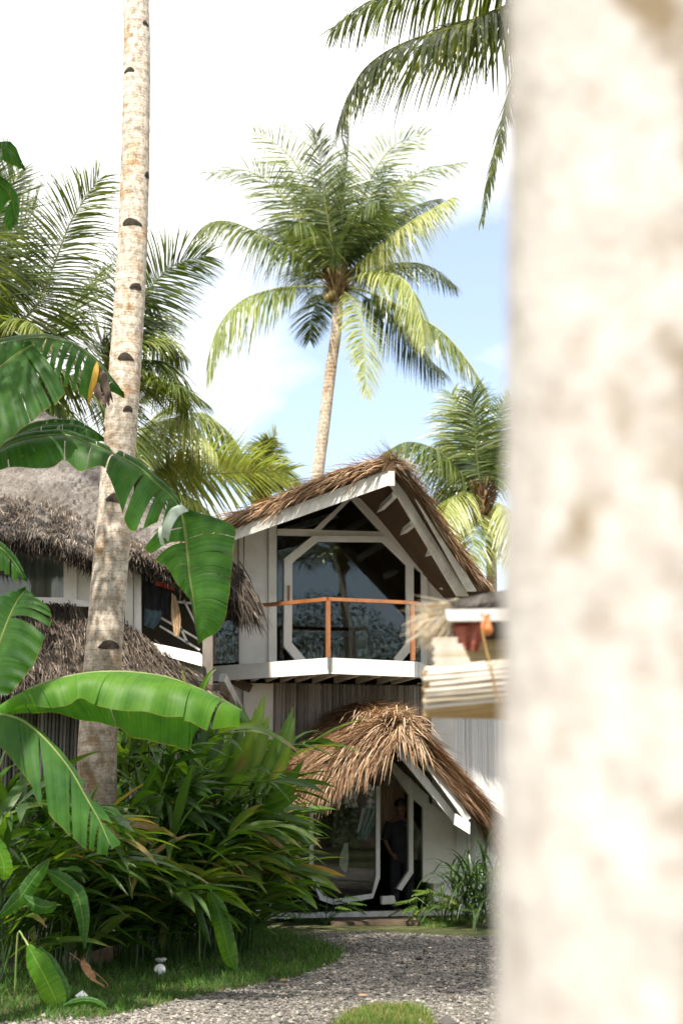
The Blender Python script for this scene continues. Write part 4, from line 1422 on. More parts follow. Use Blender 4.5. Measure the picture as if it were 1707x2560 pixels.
YC = 36.0
cc_ = (843, 700)
cf = [
    ([(843, 700), (805, 560), (745, 420), (690, 360), (636, 332)], 1.4, dict(roll=1.0, droop=0.25, tint=0.6, llen=1.05)),
    ([(835, 700), (772, 587), (687, 471), (610, 425), (525, 436)], 0.6, dict(roll=1.0, droop=0.45, tint=0.5, llen=1.05)),
    ([(835, 705), (770, 655), (712, 618), (596, 560), (530, 555), (485, 592)], -0.8, dict(roll=0.35, droop=1.0, tint=0.5, llen=1.05)),
    ([(830, 718), (770, 716), (690, 722), (600, 755), (540, 830), (520, 935)], -1.0, dict(roll=0.1, droop=1.5, tint=0.48, llen=1.2, bare=0.2, mat='frond_pale')),
    ([(840, 700), (828, 600), (812, 500), (798, 390), (790, 330)], -1.3, dict(roll=0.5, droop=0.4, tint=0.35, llen=1.0)),
    ([(846, 695), (855, 540), (866, 420), (872, 340), (864, 292)], 0.5, dict(roll=1.2, droop=0.2, tint=0.2, llen=0.8, wid=0.05)),
    ([(850, 695), (885, 570), (925, 450), (985, 365), (1068, 336)], 1.2, dict(roll=-1.0, droop=0.3, tint=0.65, llen=1.05)),
    ([(852, 695), (910, 600), (975, 500), (1055, 428), (1150, 408)], 0.4, dict(roll=-0.7, droop=0.6, tint=0.62, llen=1.05)),
    ([(856, 700), (905, 650), (965, 600), (1040, 545), (1130, 494)], -1.2, dict(roll=-0.2, droop=1.3, tint=0.72, mat='frond_pale', llen=0.85)),
    ([(856, 702), (920, 680), (1000, 658), (1070, 665), (1136, 712)], 1.8, dict(roll=-0.3, droop=0.8, tint=0.35)),
    ([(858, 708), (900, 688), (960, 682), (1015, 705), (1045, 770), (1060, 850)], -2.2, dict(roll=0.3, droop=1.1, tint=0.7, mat='frond_pale', llen=1.1)),
    ([(858, 715), (930, 735), (1040, 790), (1110, 835), (1170, 905), (1215, 975)], -1.0, dict(roll=-0.1, droop=1.2, tint=0.5, llen=0.95)),
    ([(850, 722), (885, 755), (905, 820), (912, 900), (914, 985)], -1.9, dict(roll=0.3, droop=0.5, tint=0.85, mat='frond_pale', llen=0.72, bare=0.08)),
    ([(838, 700), (775, 610), (730, 560), (690, 540)], 2.4, dict(roll=0.2, droop=0.9, tint=0.25)),
    ([(848, 700), (900, 590), (960, 510), (1000, 470)], 2.4, dict(roll=-0.2, droop=0.9, tint=0.28)),
    ([(838, 700), (800, 540), (770, 470), (720, 455)], 2.2, dict(roll=0.1, droop=0.8, tint=0.3)),
    ([(850, 700), (870, 600), (905, 520), (950, 500)], -1.8, dict(roll=-0.4, droop=1.0, tint=0.3)),
    ([(838, 705), (815, 620), (780, 560), (735, 560)], -2.0, dict(roll=0.4, droop=1.0, tint=0.4)),
    ([(845, 700), (838, 590), (842, 480), (858, 420)], 2.0, dict(roll=0.2, droop=0.5, tint=0.2)),
    ([(832, 722), (800, 745), (780, 790), (775, 850)], 2.0, dict(roll=0.2, droop=0.5, tint=0.35, llen=0.6)),
    ([(860, 715), (940, 760), (1010, 820), (1075, 900), (1110, 930)], 1.6, dict(roll=0.0, droop=1.2, tint=0.25, llen=0.9)),
    ([(848, 700), (880, 600), (930, 480), (965, 420)], 0.4, dict(roll=-0.7, droop=0.6, tint=0.3)),
]
gC = ground_of(P(780, 1500, YC))
make_palm('coconut_palm', 'tall coconut palm with full round crown standing behind the thatched gable', [gC + [-0.5, 0, 0], P(782, 1330, YC), P(795, 1180, YC), P(808, 1080, YC), P(826, 930, YC), P(842, 810, YC), P(843, 712, YC)], 0.22, 0.135,
          [(FP(p, YC, d), k) for p, d, k in cf], R(7, 91, (0.35, 1.2), (3.4, 4.1), (0.7, 1.2), azr=(0.2, 2.9), tint=0.22), 1, nuts=5)

# right-hand palm, half hidden by the foreground trunk
YR = 33.0
rf_ = [
    ([(1200, 1255), (1150, 1180), (1090, 1125), (1020, 1105), (962, 1130)], -1.0, dict(roll=0.2, droop=1.1, tint=0.5)),
    ([(1202, 1250), (1180, 1160), (1160, 1070), (1128, 985)], 0.8, dict(roll=0.6, droop=0.5, tint=0.7)),
    ([(1205, 1250), (1192, 1150), (1185, 1050), (1178, 985)], -0.8, dict(roll=-0.6, droop=0.5, tint=0.6)),
    ([(1208, 1250), (1225, 1130), (1245, 1040), (1275, 990)], 0.4, dict(roll=-0.5, droop=0.6, tint=0.55)),
    ([(1212, 1252), (1260, 1180), (1320, 1130), (1400, 1130)], 0.0, dict(roll=-0.3, droop=0.9, tint=0.6)),
    ([(1200, 1260), (1160, 1230), (1120, 1260), (1105, 1340)], -1.4, dict(roll=0.1, droop=1.0, tint=0.8, mat='frond_pale')),
    ([(1212, 1262), (1250, 1260), (1290, 1310), (1300, 1400)], -1.2, dict(roll=0.0, droop=1.0, tint=0.75, mat='frond_pale')),
    ([(1205, 1262), (1195, 1300), (1180, 1360), (1175, 1420)], -1.8, dict(roll=0.0, droop=0.8, tint=0.6, llen=0.7)),
    ([(1200, 1255), (1150, 1190), (1110, 1150), (1090, 1170)], 2.0, dict(roll=0.0, droop=1.0, tint=0.3)),
    ([(1205, 1250), (1215, 1170), (1240, 1100), (1265, 1075)], 2.0, dict(roll=0.2, droop=0.7, tint=0.3)),
    ([(1200, 1258), (1165, 1250), (1120, 1220), (1095, 1225)], 1.6, dict(roll=0.2, droop=1.2, tint=0.5)),
    ([(1203, 1250), (1190, 1180), (1150, 1120), (1110, 1100)], 0.5, dict(roll=0.5, droop=0.9, tint=0.55)),
]
gR = ground_of(P(1225, 1500, YR))
make_palm('coconut_palm', 'smaller coconut palm rising right of the thatched gable beside the blurred trunk', [gR, P(1228, 1420, YR), P(1222, 1330, YR), P(1206, 1262, YR)], 0.17, 0.12, [(FP(p, YR, d), k) for p, d, k in rf_], [], 2, nuts=3)

# palm whose crown is out of frame at the top right
YT = 14.0
tf_ = [
    ([(1450, -60), (1300, 0), (1150, 62), (1000, 112), (905, 180), (852, 292)], -0.6, dict(roll=0.15, droop=1.0, tint=0.5, llen=0.72, bare=0.1, wid=0.034)),
    ([(1450, -100), (1230, -60), (1050, -40), (920, 5), (835, 66)], 0.9, dict(roll=0.2, droop=0.9, tint=0.5, llen=0.62, wid=0.034)),
    ([(1460, -60), (1340, 60), (1270, 260), (1228, 420), (1203, 552)], -0.4, dict(roll=0.1, droop=0.9, tint=0.55, llen=0.26, mat='frond_pale', wid=0.03)),
    ([(1450, -70), (1330, 0), (1230, 40), (1130, 60), (1060, 110)], 1.2, dict(roll=0.0, droop=1.1, tint=0.35, llen=0.6, wid=0.034)),
]
gT = ground_of(P(1500, 1500, YT))
pT = P(1455, -90, YT)
make_palm('coconut_palm', 'coconut palm drooping long fronds into the top right corner of the sky', [gT, gT + [0.2, 0.1, 4], gT + [0.15, 0, 8], pT], 0.19, 0.14,
          [(FP(p, YT, d), k) for p, d, k in tf_], R(8, 77, (0.4, 1.3), (3.0, 3.8), (0.4, 1.1), azr=(-2.2, 0.5), tint=0.45), 3, nuts=4, trunk_n=100)

# palms behind the cottage on the left
YL = 25.0
lf_ = [
    ([(-90, 900), (-50, 720), (-5, 560), (50, 430)], 0.5, dict(roll=1.1, droop=0.15, tint=0.3, llen=1.4, n=170)),
    ([(-80, 900), (20, 830), (95, 760), (140, 650), (180, 550), (246, 448)], -1.0, dict(roll=0.5, droop=0.4, tint=0.5, llen=1.0, n=150)),
    ([(-60, 910), (80, 870), (150, 820), (200, 740), (262, 672)], 1.2, dict(roll=-0.3, droop=0.5, tint=0.5, llen=0.8)),
    ([(-90, 900), (-30, 800), (10, 700), (40, 600), (90, 520)], 2.0, dict(roll=0.9, droop=0.2, tint=0.2, llen=1.3, n=150)),
    ([(-70, 910), (0, 830), (60, 800), (130, 850)], -1.6, dict(roll=0.2, droop=0.8, tint=0.75, llen=0.6)),
    ([(-80, 920), (60, 905), (170, 940), (260, 1010)], -0.5, dict(roll=0.4, droop=0.7, tint=0.3, llen=0.9)),
    ([(-80, 920), (40, 930), (130, 990), (200, 1060)], -0.5, dict(roll=-0.2, droop=0.7, tint=0.25, llen=0.9)),
    ([(-90, 890), (-80, 700), (-50, 560), (-40, 430)], -1.0, dict(roll=0.9, droop=0.2, tint=0.25, llen=1.3, n=150)),
    ([(-90, 900), (-10, 760), (60, 690), (120, 700)], 1.0, dict(roll=0.2, droop=0.9, tint=0.25, llen=1.0)),
]
gL = ground_of(P(-160, 1500, YL))
make_palm('coconut_palm', 'dense dark coconut palm behind the cottage at the left edge', [gL, P(-150, 1500, YL), P(-110, 1150, YL), P(-85, 905, YL)], 0.2, 0.14, [(FP(p, YL, d), k) for p, d, k in lf_], R(5, 12, (-0.2, 0.9), (3.2, 4.0), (0.8, 1.4), azr=(1.8, 4.5), tint=0.4), 4)
YM = 27.0
mf_ = [
    ([(290, 900), (330, 800), (380, 715), (440, 660), (512, 640)], -0.4, dict(roll=0.55, droop=0.3, tint=0.4, llen=0.95)),
    ([(280, 905), (255, 860), (225, 865), (170, 900)], -1.0, dict(roll=0.9, droop=-0.3, tint=0.35, llen=0.95)),
    ([(290, 910), (340, 960), (400, 955), (455, 970), (505, 1000)], -0.8, dict(roll=0.1, droop=0.5, tint=0.5, llen=0.75)),
    ([(295, 905), (350, 860), (400, 850), (462, 890)], 0.8, dict(roll=0.2, droop=0.9, tint=0.6, llen=0.7)),
    ([(292, 905), (340, 840), (372, 800), (420, 790)], 1.4, dict(roll=0.2, droop=0.9, tint=0.45, llen=0.8)),
    ([(285, 910), (300, 1000), (330, 1080), (350, 1150)], -1.6, dict(roll=0.2, droop=0.5, tint=0.45, llen=0.7)),
    ([(285, 905), (220, 920), (150, 960), (90, 1040)], -0.5, dict(roll=0.2, droop=0.8, tint=0.25, llen=0.9)),
    ([(288, 905), (300, 800), (330, 730), (390, 760)], 0.4, dict(roll=0.1, droop=0.8, tint=0.3, llen=0.8)),
    ([(290, 910), (370, 900), (430, 920), (470, 1020)], 1.2, dict(roll=0.0, droop=1.0, tint=0.5, llen=0.8)),
]
gM = ground_of(P(285, 1500, YM))
make_palm('coconut_palm', 'coconut palm with crown directly behind the tall leaning trunk', [gM, P(282, 1400, YM), P(286, 1100, YM), P(288, 915, YM)], 0.17, 0.13, [(FP(p, YM, d), k) for p, d, k in mf_], [], 5)
YN = 29.0
nf_ = [
    ([(330, 1230), (400, 1198), (500, 1186), (620, 1180), (725, 1178)], -0.8, dict(roll=0.75, droop=0.35, tint=0.7, llen=0.85, mat='frond_pale')),
    ([(340, 1215), (390, 1100), (440, 1045), (510, 1035), (570, 1080), (604, 1130)], 0.4, dict(roll=0.2, droop=1.1, tint=0.6, llen=0.85, mat='frond_pale')),
    ([(340, 1215), (370, 1120), (420, 1050), (480, 1060), (540, 1130)], -1.2, dict(roll=0.1, droop=1.1, tint=0.75, llen=0.9, mat='frond_pale')),
    ([(335, 1215), (350, 1120), (380, 1050), (430, 1010)], 1.0, dict(roll=0.4, droop=0.7, tint=0.7, llen=0.8, mat='frond_pale')),
    ([(345, 1220), (430, 1150), (510, 1120), (590, 1160)], 1.0, dict(roll=0.2, droop=0.9, tint=0.55, llen=0.9, mat='frond_pale')),
    ([(345, 1225), (420, 1230), (500, 1260), (560, 1330)], -0.6, dict(roll=0.3, droop=0.8, tint=0.6, llen=0.8, mat='frond_pale')),
    ([(335, 1220), (330, 1100), (345, 1010), (400, 960)], 0.2, dict(roll=0.3, droop=0.9, tint=0.6, llen=0.8)),
    ([(345, 1225), (400, 1170), (450, 1140), (500, 1190)], 0.6, dict(roll=0.2, droop=0.8, tint=0.65, llen=0.8, mat='frond_pale')),
]
gN = ground_of(P(330, 1500, YN))
make_palm('coconut_palm', 'low pale yellowish coconut palm between the cottage and the gable roof', [gN, P(328, 1400, YN), P(333, 1235, YN)], 0.16, 0.13, [(FP(p, YN, d), k) for p, d, k in nf_], R(4, 41, (0.0, 0.9), (2.8, 3.5), (0.8, 1.4), azr=(1.6, 3.4), tint=0.5), 6)
YQ = 33.0
qf_ = [
    ([(655, 1230), (672, 1160), (682, 1110), (690, 1082)], 0.3, dict(roll=0.9, droop=0.3, tint=0.7, llen=0.5, mat='frond_pale')),
    ([(655, 1230), (660, 1160), (664, 1120), (672, 1098)], -0.4, dict(roll=0.3, droop=0.5, tint=0.6, llen=0.5)),
    ([(655, 1230), (680, 1200), (715, 1190), (748, 1205)], -0.6, dict(roll=0.2, droop=0.7, tint=0.6, llen=0.5)),
    ([(655, 1230), (630, 1180), (600, 1165), (570, 1180)], 0.2, dict(roll=0.2, droop=0.7, tint=0.6, llen=0.6)),
    ([(655, 1230), (640, 1180), (625, 1150), (600, 1150)], -0.5, dict(roll=0.4, droop=0.7, tint=0.5, llen=0.6)),
]
gQ = ground_of(P(655, 1500, YQ))
make_palm('young_palm', 'young palm with short upright fronds just behind the gable roof', [gQ, P(654, 1400, YQ), P(655, 1235, YQ)], 0.12, 0.10, [(FP(p, YQ, d), k) for p, d, k in qf_], [], 7)

# ------------------------------------------------------------------ tall leaning palm with cut notches
YK = 16.6
tk_px = [(238, 2330), (240, 2060), (245, 1850), (262, 1600), (286, 1300), (300, 1100), (318, 850), (332, 600), (340, 350), (343, 100), (344, -120)]
tk = [P(x, y, YK) for x, y in tk_px]
tk[0] = np.array([tk[1][0] - 0.05, YK, 0.0])
top = tk[-1] + np.array([0.05, 0.1, 5.4])
tk2 = tk + [top]
mb, tpts, trad = trunk_mesh(tk2, 0.245, 0.135, 0.05, sides=28, n=320, ring=0.117, seed=12, amp=0.02)
# widths measured from the photograph: 105 px at the foot, 70 px at the top of the frame
tallp = thing('coconut_palm', 'tall leaning coconut palm trunk with dark climbing notches in front of the cottage', 'palm tree', tpts[0])
mb.build('trunk', 'bark_palm', tallp, smooth=True)


def notch(px, py, w, h, seed, deep=0.35):
    """a climbing notch: a dark crescent wedge cut into the bark"""
    tp = P(px, py, YK)
    i = int(np.argmin(np.abs(tpts[:, 2] - tp[2])))
    c, r_ = tpts[i], trad[i]
    ph = math.asin(max(-0.93, min(0.93, (tp[0] - c[0]) / r_)))
    n = 11
    da = w / r_
    mb = MB()
    rows = []
    for k in range(n):
        u = k / (n - 1) * 2 - 1
        a = ph + u * da * 0.5
        o = np.array([math.sin(a), -math.cos(a), 0])
        hh = h * (1 - abs(u) ** 2.2) ** 0.8
        hh *= 1 + 0.2 * math.sin(u * 2.2 + seed * 1.7)
        tp = tp + ZD * 0.0
        zt = tp[2] + hh * 0.60 - 0.012 * u * u + 0.018 * u * math.sin(seed * 2.3)
        zb_ = tp[2] - hh * 0.40 - 0.03 * u * u
        rows.append([c + o * (r_ + 0.006) + ZD * (zb_ - c[2] * 0 - c[2]), c + o * (r_ + 0.010) + ZD * ((zt + zb_) / 2 - c[2]), c + o * (r_ + 0.006) + ZD * (zt - c[2])])
    rows = np.array(rows)
    mb.grid(rows, 0.3)
    return mb.build('climbing_notch', 'notch', tallp)


for i, (x, y, w, h) in enumerate(((327, 190, 0.15, 0.055), (370, 445, 0.10, 0.08), (338, 570, 0.26, 0.085), (345, 728, 0.16, 0.09), (285, 728, 0.07, 0.06), (322, 905, 0.20, 0.085), (325, 1032, 0.12, 0.08), (264, 1076, 0.07, 0.075), (297, 1255, 0.24, 0.10), (281, 1618, 0.27, 0.095), (368, 70, 0.1, 0.06))):
    notch(x, y, w, h, i)
r = np.random.default_rng(3)
for i, (az, el, ln, bd, kw) in enumerate(R(15, 55, (0.1, 1.2), (3.8, 4.6), (0.5, 1.0), tint=0.45)):
    frond(auto_path(top, az, el, ln, bd, 900 + i), 950 + i, **kw).build('frond', 'frond', tallp)

# ------------------------------------------------------------------ big blurred trunk in the foreground
bt = [(0.395, 1.95, 0.0), (0.405, 1.95, 0.6), (0.414, 1.95, 1.4), (0.438, 1.95, 2.2), (0.452, 1.95, 3.0), (0.45, 1.9, 5.0), (0.40, 1.7, 8.0), (0.30, 1.4, 11.5)]
bigp = thing('coconut_palm', 'very close out of focus pale palm trunk filling the right side', 'palm tree', bt[0])
mb, bpts, brad = trunk_mesh(bt, 0.222, 0.16, 0.10, sides=36, n=200, ring=0.14, seed=44, amp=0.02)
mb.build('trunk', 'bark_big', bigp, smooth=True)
for i, (az, el, ln, bd, kw) in enumerate(R(14, 56, (0.2, 1.2), (3.6, 4.4), (0.4, 0.9), tint=0.45)):
    frond(auto_path(bpts[-1], az, el, ln, bd, 1900 + i), 1950 + i, n=60, **kw).build('frond', 'frond', bigp)

# palms and a leafy tree beside and behind the photographer: they shade the yard and mirror in the panes
def shade_palm(label, base, crown, seed, n=16):
    b, c = np.array(base, float), np.array(crown, float)
    mid = (b + c) / 2 + np.array([0.3 * (c[0] - b[0]) * 0, 0, 0.8])
    make_palm('coconut_palm', label, [b, b * 0.75 + c * 0.25 - [0, 0, 0.2], mid, c], 0.2, 0.14, [], R(n, seed, (0.1, 1.2), (3.8, 4.8), (0.5, 1.1), tint=0.45, n=60), seed, nuts=4)


shade_palm('coconut palm leaning in from the left side of the yard, crown above the frame', (-4.8, 7.5, 0), (-3.0, 8.6, 12.6), 61)
shade_palm('coconut palm standing at the right side of the yard, crown above the frame', (4.3, 7.4, 0), (1.2, 9.2, 13.6), 62)
shade_palm('coconut palm behind the photographer to the left', (-6.5, -3.0, 0), (-6.0, -2.0, 10.5), 63)
shade_palm('coconut palm across the lane rising over the spreading tree', (17.5, -7.5, 0), (16.8, -8.0, 11.6), 65)
shade_palm('coconut palm behind the photographer to the right', (10.5, -8.0, 0), (10.0, -7.0, 11.5), 64)


def leafy_tree(label, base, h, blobs, n, seed, lsize=0.16):
    r = np.random.default_rng(seed)
    b = np.array(base, float)
    root = thing('broadleaf_tree', label, 'tree', b)
    mb = MB()
    tp = b + np.array([0.2, 0.3, h])
    mb.tube(spline([b, b + [0.15, 0, h * 0.35], b + [0.0, 0.2, h * 0.7], tp], 14), np.linspace(0.32, 0.16, 14), 12)
    for c, rad in blobs:
        c = np.array(c, float)
        mb.tube(spline([tp - [0, 0, h * 0.25], (tp + c) / 2 + [0, 0, 0.3], c], 8), np.linspace(0.13, 0.03, 8), 7)
    mb.build('trunk', 'bark_far', root, smooth=True)
    mb = MB()
    for c, rad in blobs:
        m = int(n * rad ** 2 / sum(q[1] ** 2 for q in blobs))
        u = nrm(r.normal(0, 1, (m, 3)))
        p = np.array(c) + u * (rad * r.random(m) ** 0.45)[:, None] * np.array([1.1, 1.1, 0.7])
        d = nrm(u + r.normal(0, 0.6, (m, 3)) + [0, 0, -0.3])
        nv = nrm(r.normal(0, 1, (m, 3)) + [0, 0, 1.2])
        mb.strands(p, d, nv, lsize * r.uniform(0.7, 1.4, m), lsize * 0.5, 0.4)
    mb.build('crown', 'tree_leaf', root)
    return root


leafy_tree('broadleaf tree left of the yard whose crown shades the ginger bushes', (-6.2, 10.5, 0), 8.5, [((-3.9, 11.0, 10.6), 1.7), ((-2.4, 11.2, 11.6), 1.5), ((-4.8, 12.0, 9.6), 1.5), ((-5.6, 10.0, 11.2), 1.8), ((-5.8, 14.6, 10.8), 1.7), ((-6.8, 15.4, 9.4), 1.8), ((-1.0, 10.4, 12.2), 1.4)], 9000, 71)
leafy_tree('broadleaf tree right of the yard whose crown shades the gravel', (4.8, 9.6, 0), 8.5, [((3.4, 9.8, 11.0), 1.7), ((0.6, 10.0, 12.4), 1.6), ((-1.6, 8.2, 11.2), 1.6), ((0.4, 8.2, 11.0), 1.5), ((2.0, 9.0, 11.6), 1.6), ((4.4, 8.6, 10.2), 1.8)], 10500, 72)
leafy_tree('spreading dark broadleaf tree across the lane, mirrored in the big window', (17.5, -11.0, 0), 7.0, [((17.5, -11, 9.0), 2.6), ((14.2, -11.5, 8.4), 2.4), ((20.8, -10.5, 7.8), 2.6), ((12.4, -11, 5.6), 2.3), ((16, -10, 4.6), 2.6), ((19.6, -9.4, 4.2), 2.5), ((23.4, -9.4, 5.6), 2.4), ((13.5, -10, 2.0), 2.2), ((17.5, -9.4, 1.6), 2.2), ((21.5, -8.8, 1.6), 2.3)], 30000, 74, 0.13)
leafy_tree('unseen broadleaf tree added beside the right side of the house, behind the near trunk', (6.0, 17.6, 0), 7.0, [((5.0, 17.6, 9.4), 1.9), ((6.2, 17.0, 8.6), 1.8), ((5.4, 18.4, 8.0), 1.6), ((4.6, 17.4, 7.6), 1.3), ((7.0, 18.0, 9.6), 1.6)], 6500, 75, 0.18)  # tree added out of view, put in for shade on the right wall
leafy_tree('dark broadleaf tree behind the photographer', (1.0, -14.0, 0), 7.0, [((1.0, -14, 8.4), 2.6), ((-1.6, -13.5, 7.0), 2.2), ((3.4, -14, 7.2), 2.3), ((0, -12.8, 5.6), 1.9), ((5.2, -13, 5.2), 1.8), ((-3.5, -13, 5.0), 2.0)], 9000, 73, 0.22)

leafy_tree('broadleaf tree closing the view behind the right side of the house', (9.5, 38.0, 0), 3.4, [((9.5, 38, 3.6), 2.4), ((7.6, 39, 2.2), 1.8), ((11.6, 38, 2.6), 2.2), ((9.4, 37, 1.4), 1.8)], 4000, 81, 0.22)
leafy_tree('broadleaf tree standing farther right behind the hut', (16.0, 36.0, 0), 3.6, [((16, 36, 3.8), 2.6), ((13.6, 37, 2.4), 2.0), ((18.6, 36, 2.8), 2.4), ((16, 35, 1.4), 2.0)], 4500, 82, 0.22)
leafy_tree('broadleaf tree at the far left beyond the cottage', (-13.0, 36.0, 0), 4.0, [((-13, 36, 4.4), 2.8), ((-16, 37, 3.0), 2.4), ((-10.6, 36.5, 2.8), 2.2), ((-13, 35, 1.6), 2.2)], 4500, 83, 0.22)

# ------------------------------------------------------------------ banana plants
def lerp(a, t):
    t = np.clip(t, 0, 1) * (len(a) - 1)
    i = np.minimum(t.astype(int), len(a) - 2)
    f = (t - i)[..., None]
    return a[i] * (1 - f) + a[i + 1] * f


def leaf_half(mb, mid, edge, tears, r, bulge=0.03, gap=0.03, sag=0.04, K=7, nseg=90, wave=0.012, toward=-1.0, split=0.6, slits=6):
    """one half blade between the midrib curve and the edge curve, split at the tears"""
    mid, edge = spline(mid, 200), spline(edge, 200)
    L = np.concatenate([[0], np.cumsum(np.linalg.norm(np.diff(mid, axis=0), axis=1))])
    fine = [t_ for t_ in r.uniform(0.08, 0.95, slits) if all(abs(t_ - q) > 0.03 for q in tears)]
    fine = [t_ for i_, t_ in enumerate(fine) if all(abs(t_ - q) > 0.03 for q in fine[:i_])]
    cuts = [0.0] + sorted(list(tears) + fine) + [1.0]
    big = set(tears)
    s = np.linspace(0, 1, K + 1)
    for a, b in zip(cuts[:-1], cuts[1:]):
        n = max(4, int(nseg * (b - a)))
        u = np.linspace(0, 1, n)
        ga, gb = (gap if a in big else 0.0022), (gap if b in big else 0.0022)
        lo = a + (ga if a > 0 else 0) * s ** split
        hi = b - (gb if b < 1 else 0) * s ** split
        tt = lo[None] + (hi - lo)[None] * u[:, None]
        m, e = lerp(mid, tt), lerp(edge, tt)
        V = m * (1 - s)[None, :, None] + e * s[None, :, None]
        V[..., 1] += toward * bulge * np.sin(np.pi * s)[None]
        V[..., 2] += bulge * 0.8 * np.sin(np.pi * s)[None]
        isb = (a in big) or (b in big)
        off = r.normal(0, sag * 0.5) * (1.0 if isb else 0.12)
        V[..., 1] += off * s[None] ** 1.5 + (wave * np.sin(tt * 60 + r.random() * 6) * s[None] ** 2)
        V[..., 2] += -abs(r.normal(0, sag)) * (s[None] ** 2) * (1 if isb else 0.12) + wave * 0.4 * np.sin(tt * 47 + 1) * s[None] ** 2
        al = np.interp(tt, np.linspace(0, 1, 200), L)
        mb.grid(V, 0.5, al, np.broadcast_to(s[None], tt.shape))


def banana_leaf(parent, mid, edges, Y, mat='banana', rib=0.012, seed=0, stalk=None):
    """mid: [(px,py,dY)...]; edges: list of (polyline, tears, kwargs)"""
    r = np.random.default_rng(seed)
    W = lambda q: np.array([P(p[0], p[1], Y + (p[2] if len(p) > 2 else 0)) for p in q])
    mb = MB()
    for e, tears, kw in edges:
        leaf_half(mb, W(kw.pop('mid', mid)) if 'mid' in kw else W(mid), W(e), tears, r, **kw)
    o = mb.build('leaf', mat, parent, smooth=True)
    m = spline(W(mid), 40)
    MB().tube(m + np.array([0, -0.004, 0.0]), np.linspace(rib, rib * 0.3, 40), 6).build('midrib', 'petiole', o, smooth=True)
    if stalk is not None:
        s = np.array(stalk, float)
        MB().tube(spline([s, (s + m[0]) / 2 + [0, 0, 0.12], m[0]], 10), np.linspace(0.035, rib, 10), 8).build('leaf_stalk', 'petiole', o, smooth=True)
    return o


def pseudostem(parent, base, top, seed):
    b, t = np.array(base, float), np.array(top, float)
    p = spline([b, (b + t) / 2 + [0.05, 0, 0], t], 16)
    MB().tube(p, np.linspace(0.13, 0.06, 16), 12).build('pseudostem', 'petiole', parent, smooth=True)


YB = 13.0
b1 = P(-260, 1500, YB)
b1g = ground_of(b1)
ba1 = thing('banana_plant', 'tall banana plant at the left edge with torn leaves reaching over the palm trunk', 'banana plant', b1g)
tp1 = P(-230, 1290, YB)
pseudostem(ba1, b1g, tp1, 1)
# top leaf with comb-torn strips
banana_leaf(ba1, [(-60, 885), (0, 861), (60, 848), (122, 845), (184, 861), (237, 898), (275, 945), (312, 992)],
            [([(-60, 960, -.25), (0, 935, -.25), (24, 945, -.25), (65, 941, -.25), (102, 957, -.25), (151, 960, -.22), (190, 972, -.18), (225, 985, -.12), (262, 975, -.05), (312, 994)], [0.30, 0.36, 0.42, 0.47, 0.52, 0.57, 0.62, 0.67, 0.80], dict(gap=0.012, sag=0.05, bulge=0.05, split=0.45)),
             ([(-60, 875, .3), (0, 852, .3), (60, 842, .3), (122, 842, .3), (190, 868, .3), (245, 905, .2), (280, 945, .1), (312, 992)], [], {})], YB, 'banana', 0.013, 1, tp1)
banana_leaf(ba1, [(-150, 1000), (-60, 945), (0, 918), (45, 884), (80, 862)],
            [([(-150, 1215, -.2), (-40, 1150, -.25), (45, 1080, -.3), (120, 1020, -.25), (168, 968, -.15)], [0.82], dict(bulge=0.05, gap=0.02)),
             ([(-150, 930, .1), (-60, 890, .1), (0, 862, .1), (45, 850, .05), (80, 858)], [], {})], YB - 0.35, 'banana', 0.014, 2, tp1)
# dead tip hanging at the leaf end
mb = MB()
r = np.random.default_rng(8)
for i in range(15):
    x = 248 + r.uniform(-2, 34)
    p0 = P(244 + r.uniform(0, 18), 918 + r.uniform(0, 22), YB - 0.08)
    p2 = P(x + r.uniform(-12, 14), 985 + r.uniform(-10, 42), YB - 0.1 + r.normal(0, 0.05))
    pp = spline([p0, (p0 + p2) / 2 + r.normal(0, 0.03, 3), p2], 8)
    w = np.array([0.012, 0, 0.004]) * r.uniform(0.8, 2.2)
    prof = np.array([0.4, 1, 1.3, 1.2, 1.3, 0.9, 0.7, 0.15])[:, None]
    mb.grid(np.stack([pp - w * prof, pp + [0, 0.012 * r.normal(), 0], pp + w * prof], 1), 0.5)
dt_ = mb.build('dead_leaf_tip', 'dead_brown', ba1, smooth=True)
pp = spline([P(243, 905, YB - .1), P(238, 940, YB - .12), P(228, 980, YB - .1), P(222, 1012, YB - .08)], 10)
w = np.array([0.03, 0, 0.008]) * np.array([0.3, .8, 1, 1.1, 1.1, 1, .8, .7, .5, .1])[:, None]
MB().grid(np.stack([pp - w, pp + [0, -0.01, 0], pp + w], 1), 0.5).build('yellow_strip', 'yellow_leaf', ba1, smooth=True)
# second tier: upper leaf behind
banana_leaf(ba1, [(-60, 1150), (0, 1112), (60, 1078), (122, 1061), (190, 1062), (230, 1080), (262, 1102)],
            [([(-60, 1190, -.1), (0, 1160, -.1), (60, 1125, -.12), (122, 1105, -.12), (190, 1100, -.1), (230, 1102, -.05), (262, 1104)], [], dict(bulge=0.04)),
             ([(-60, 1140, .15), (0, 1105, .15), (60, 1068, .15), (122, 1052, .15), (190, 1055, .1), (230, 1075, .1), (262, 1101)], [], {})], YB + 0.15, 'banana', 0.01, 3, tp1)
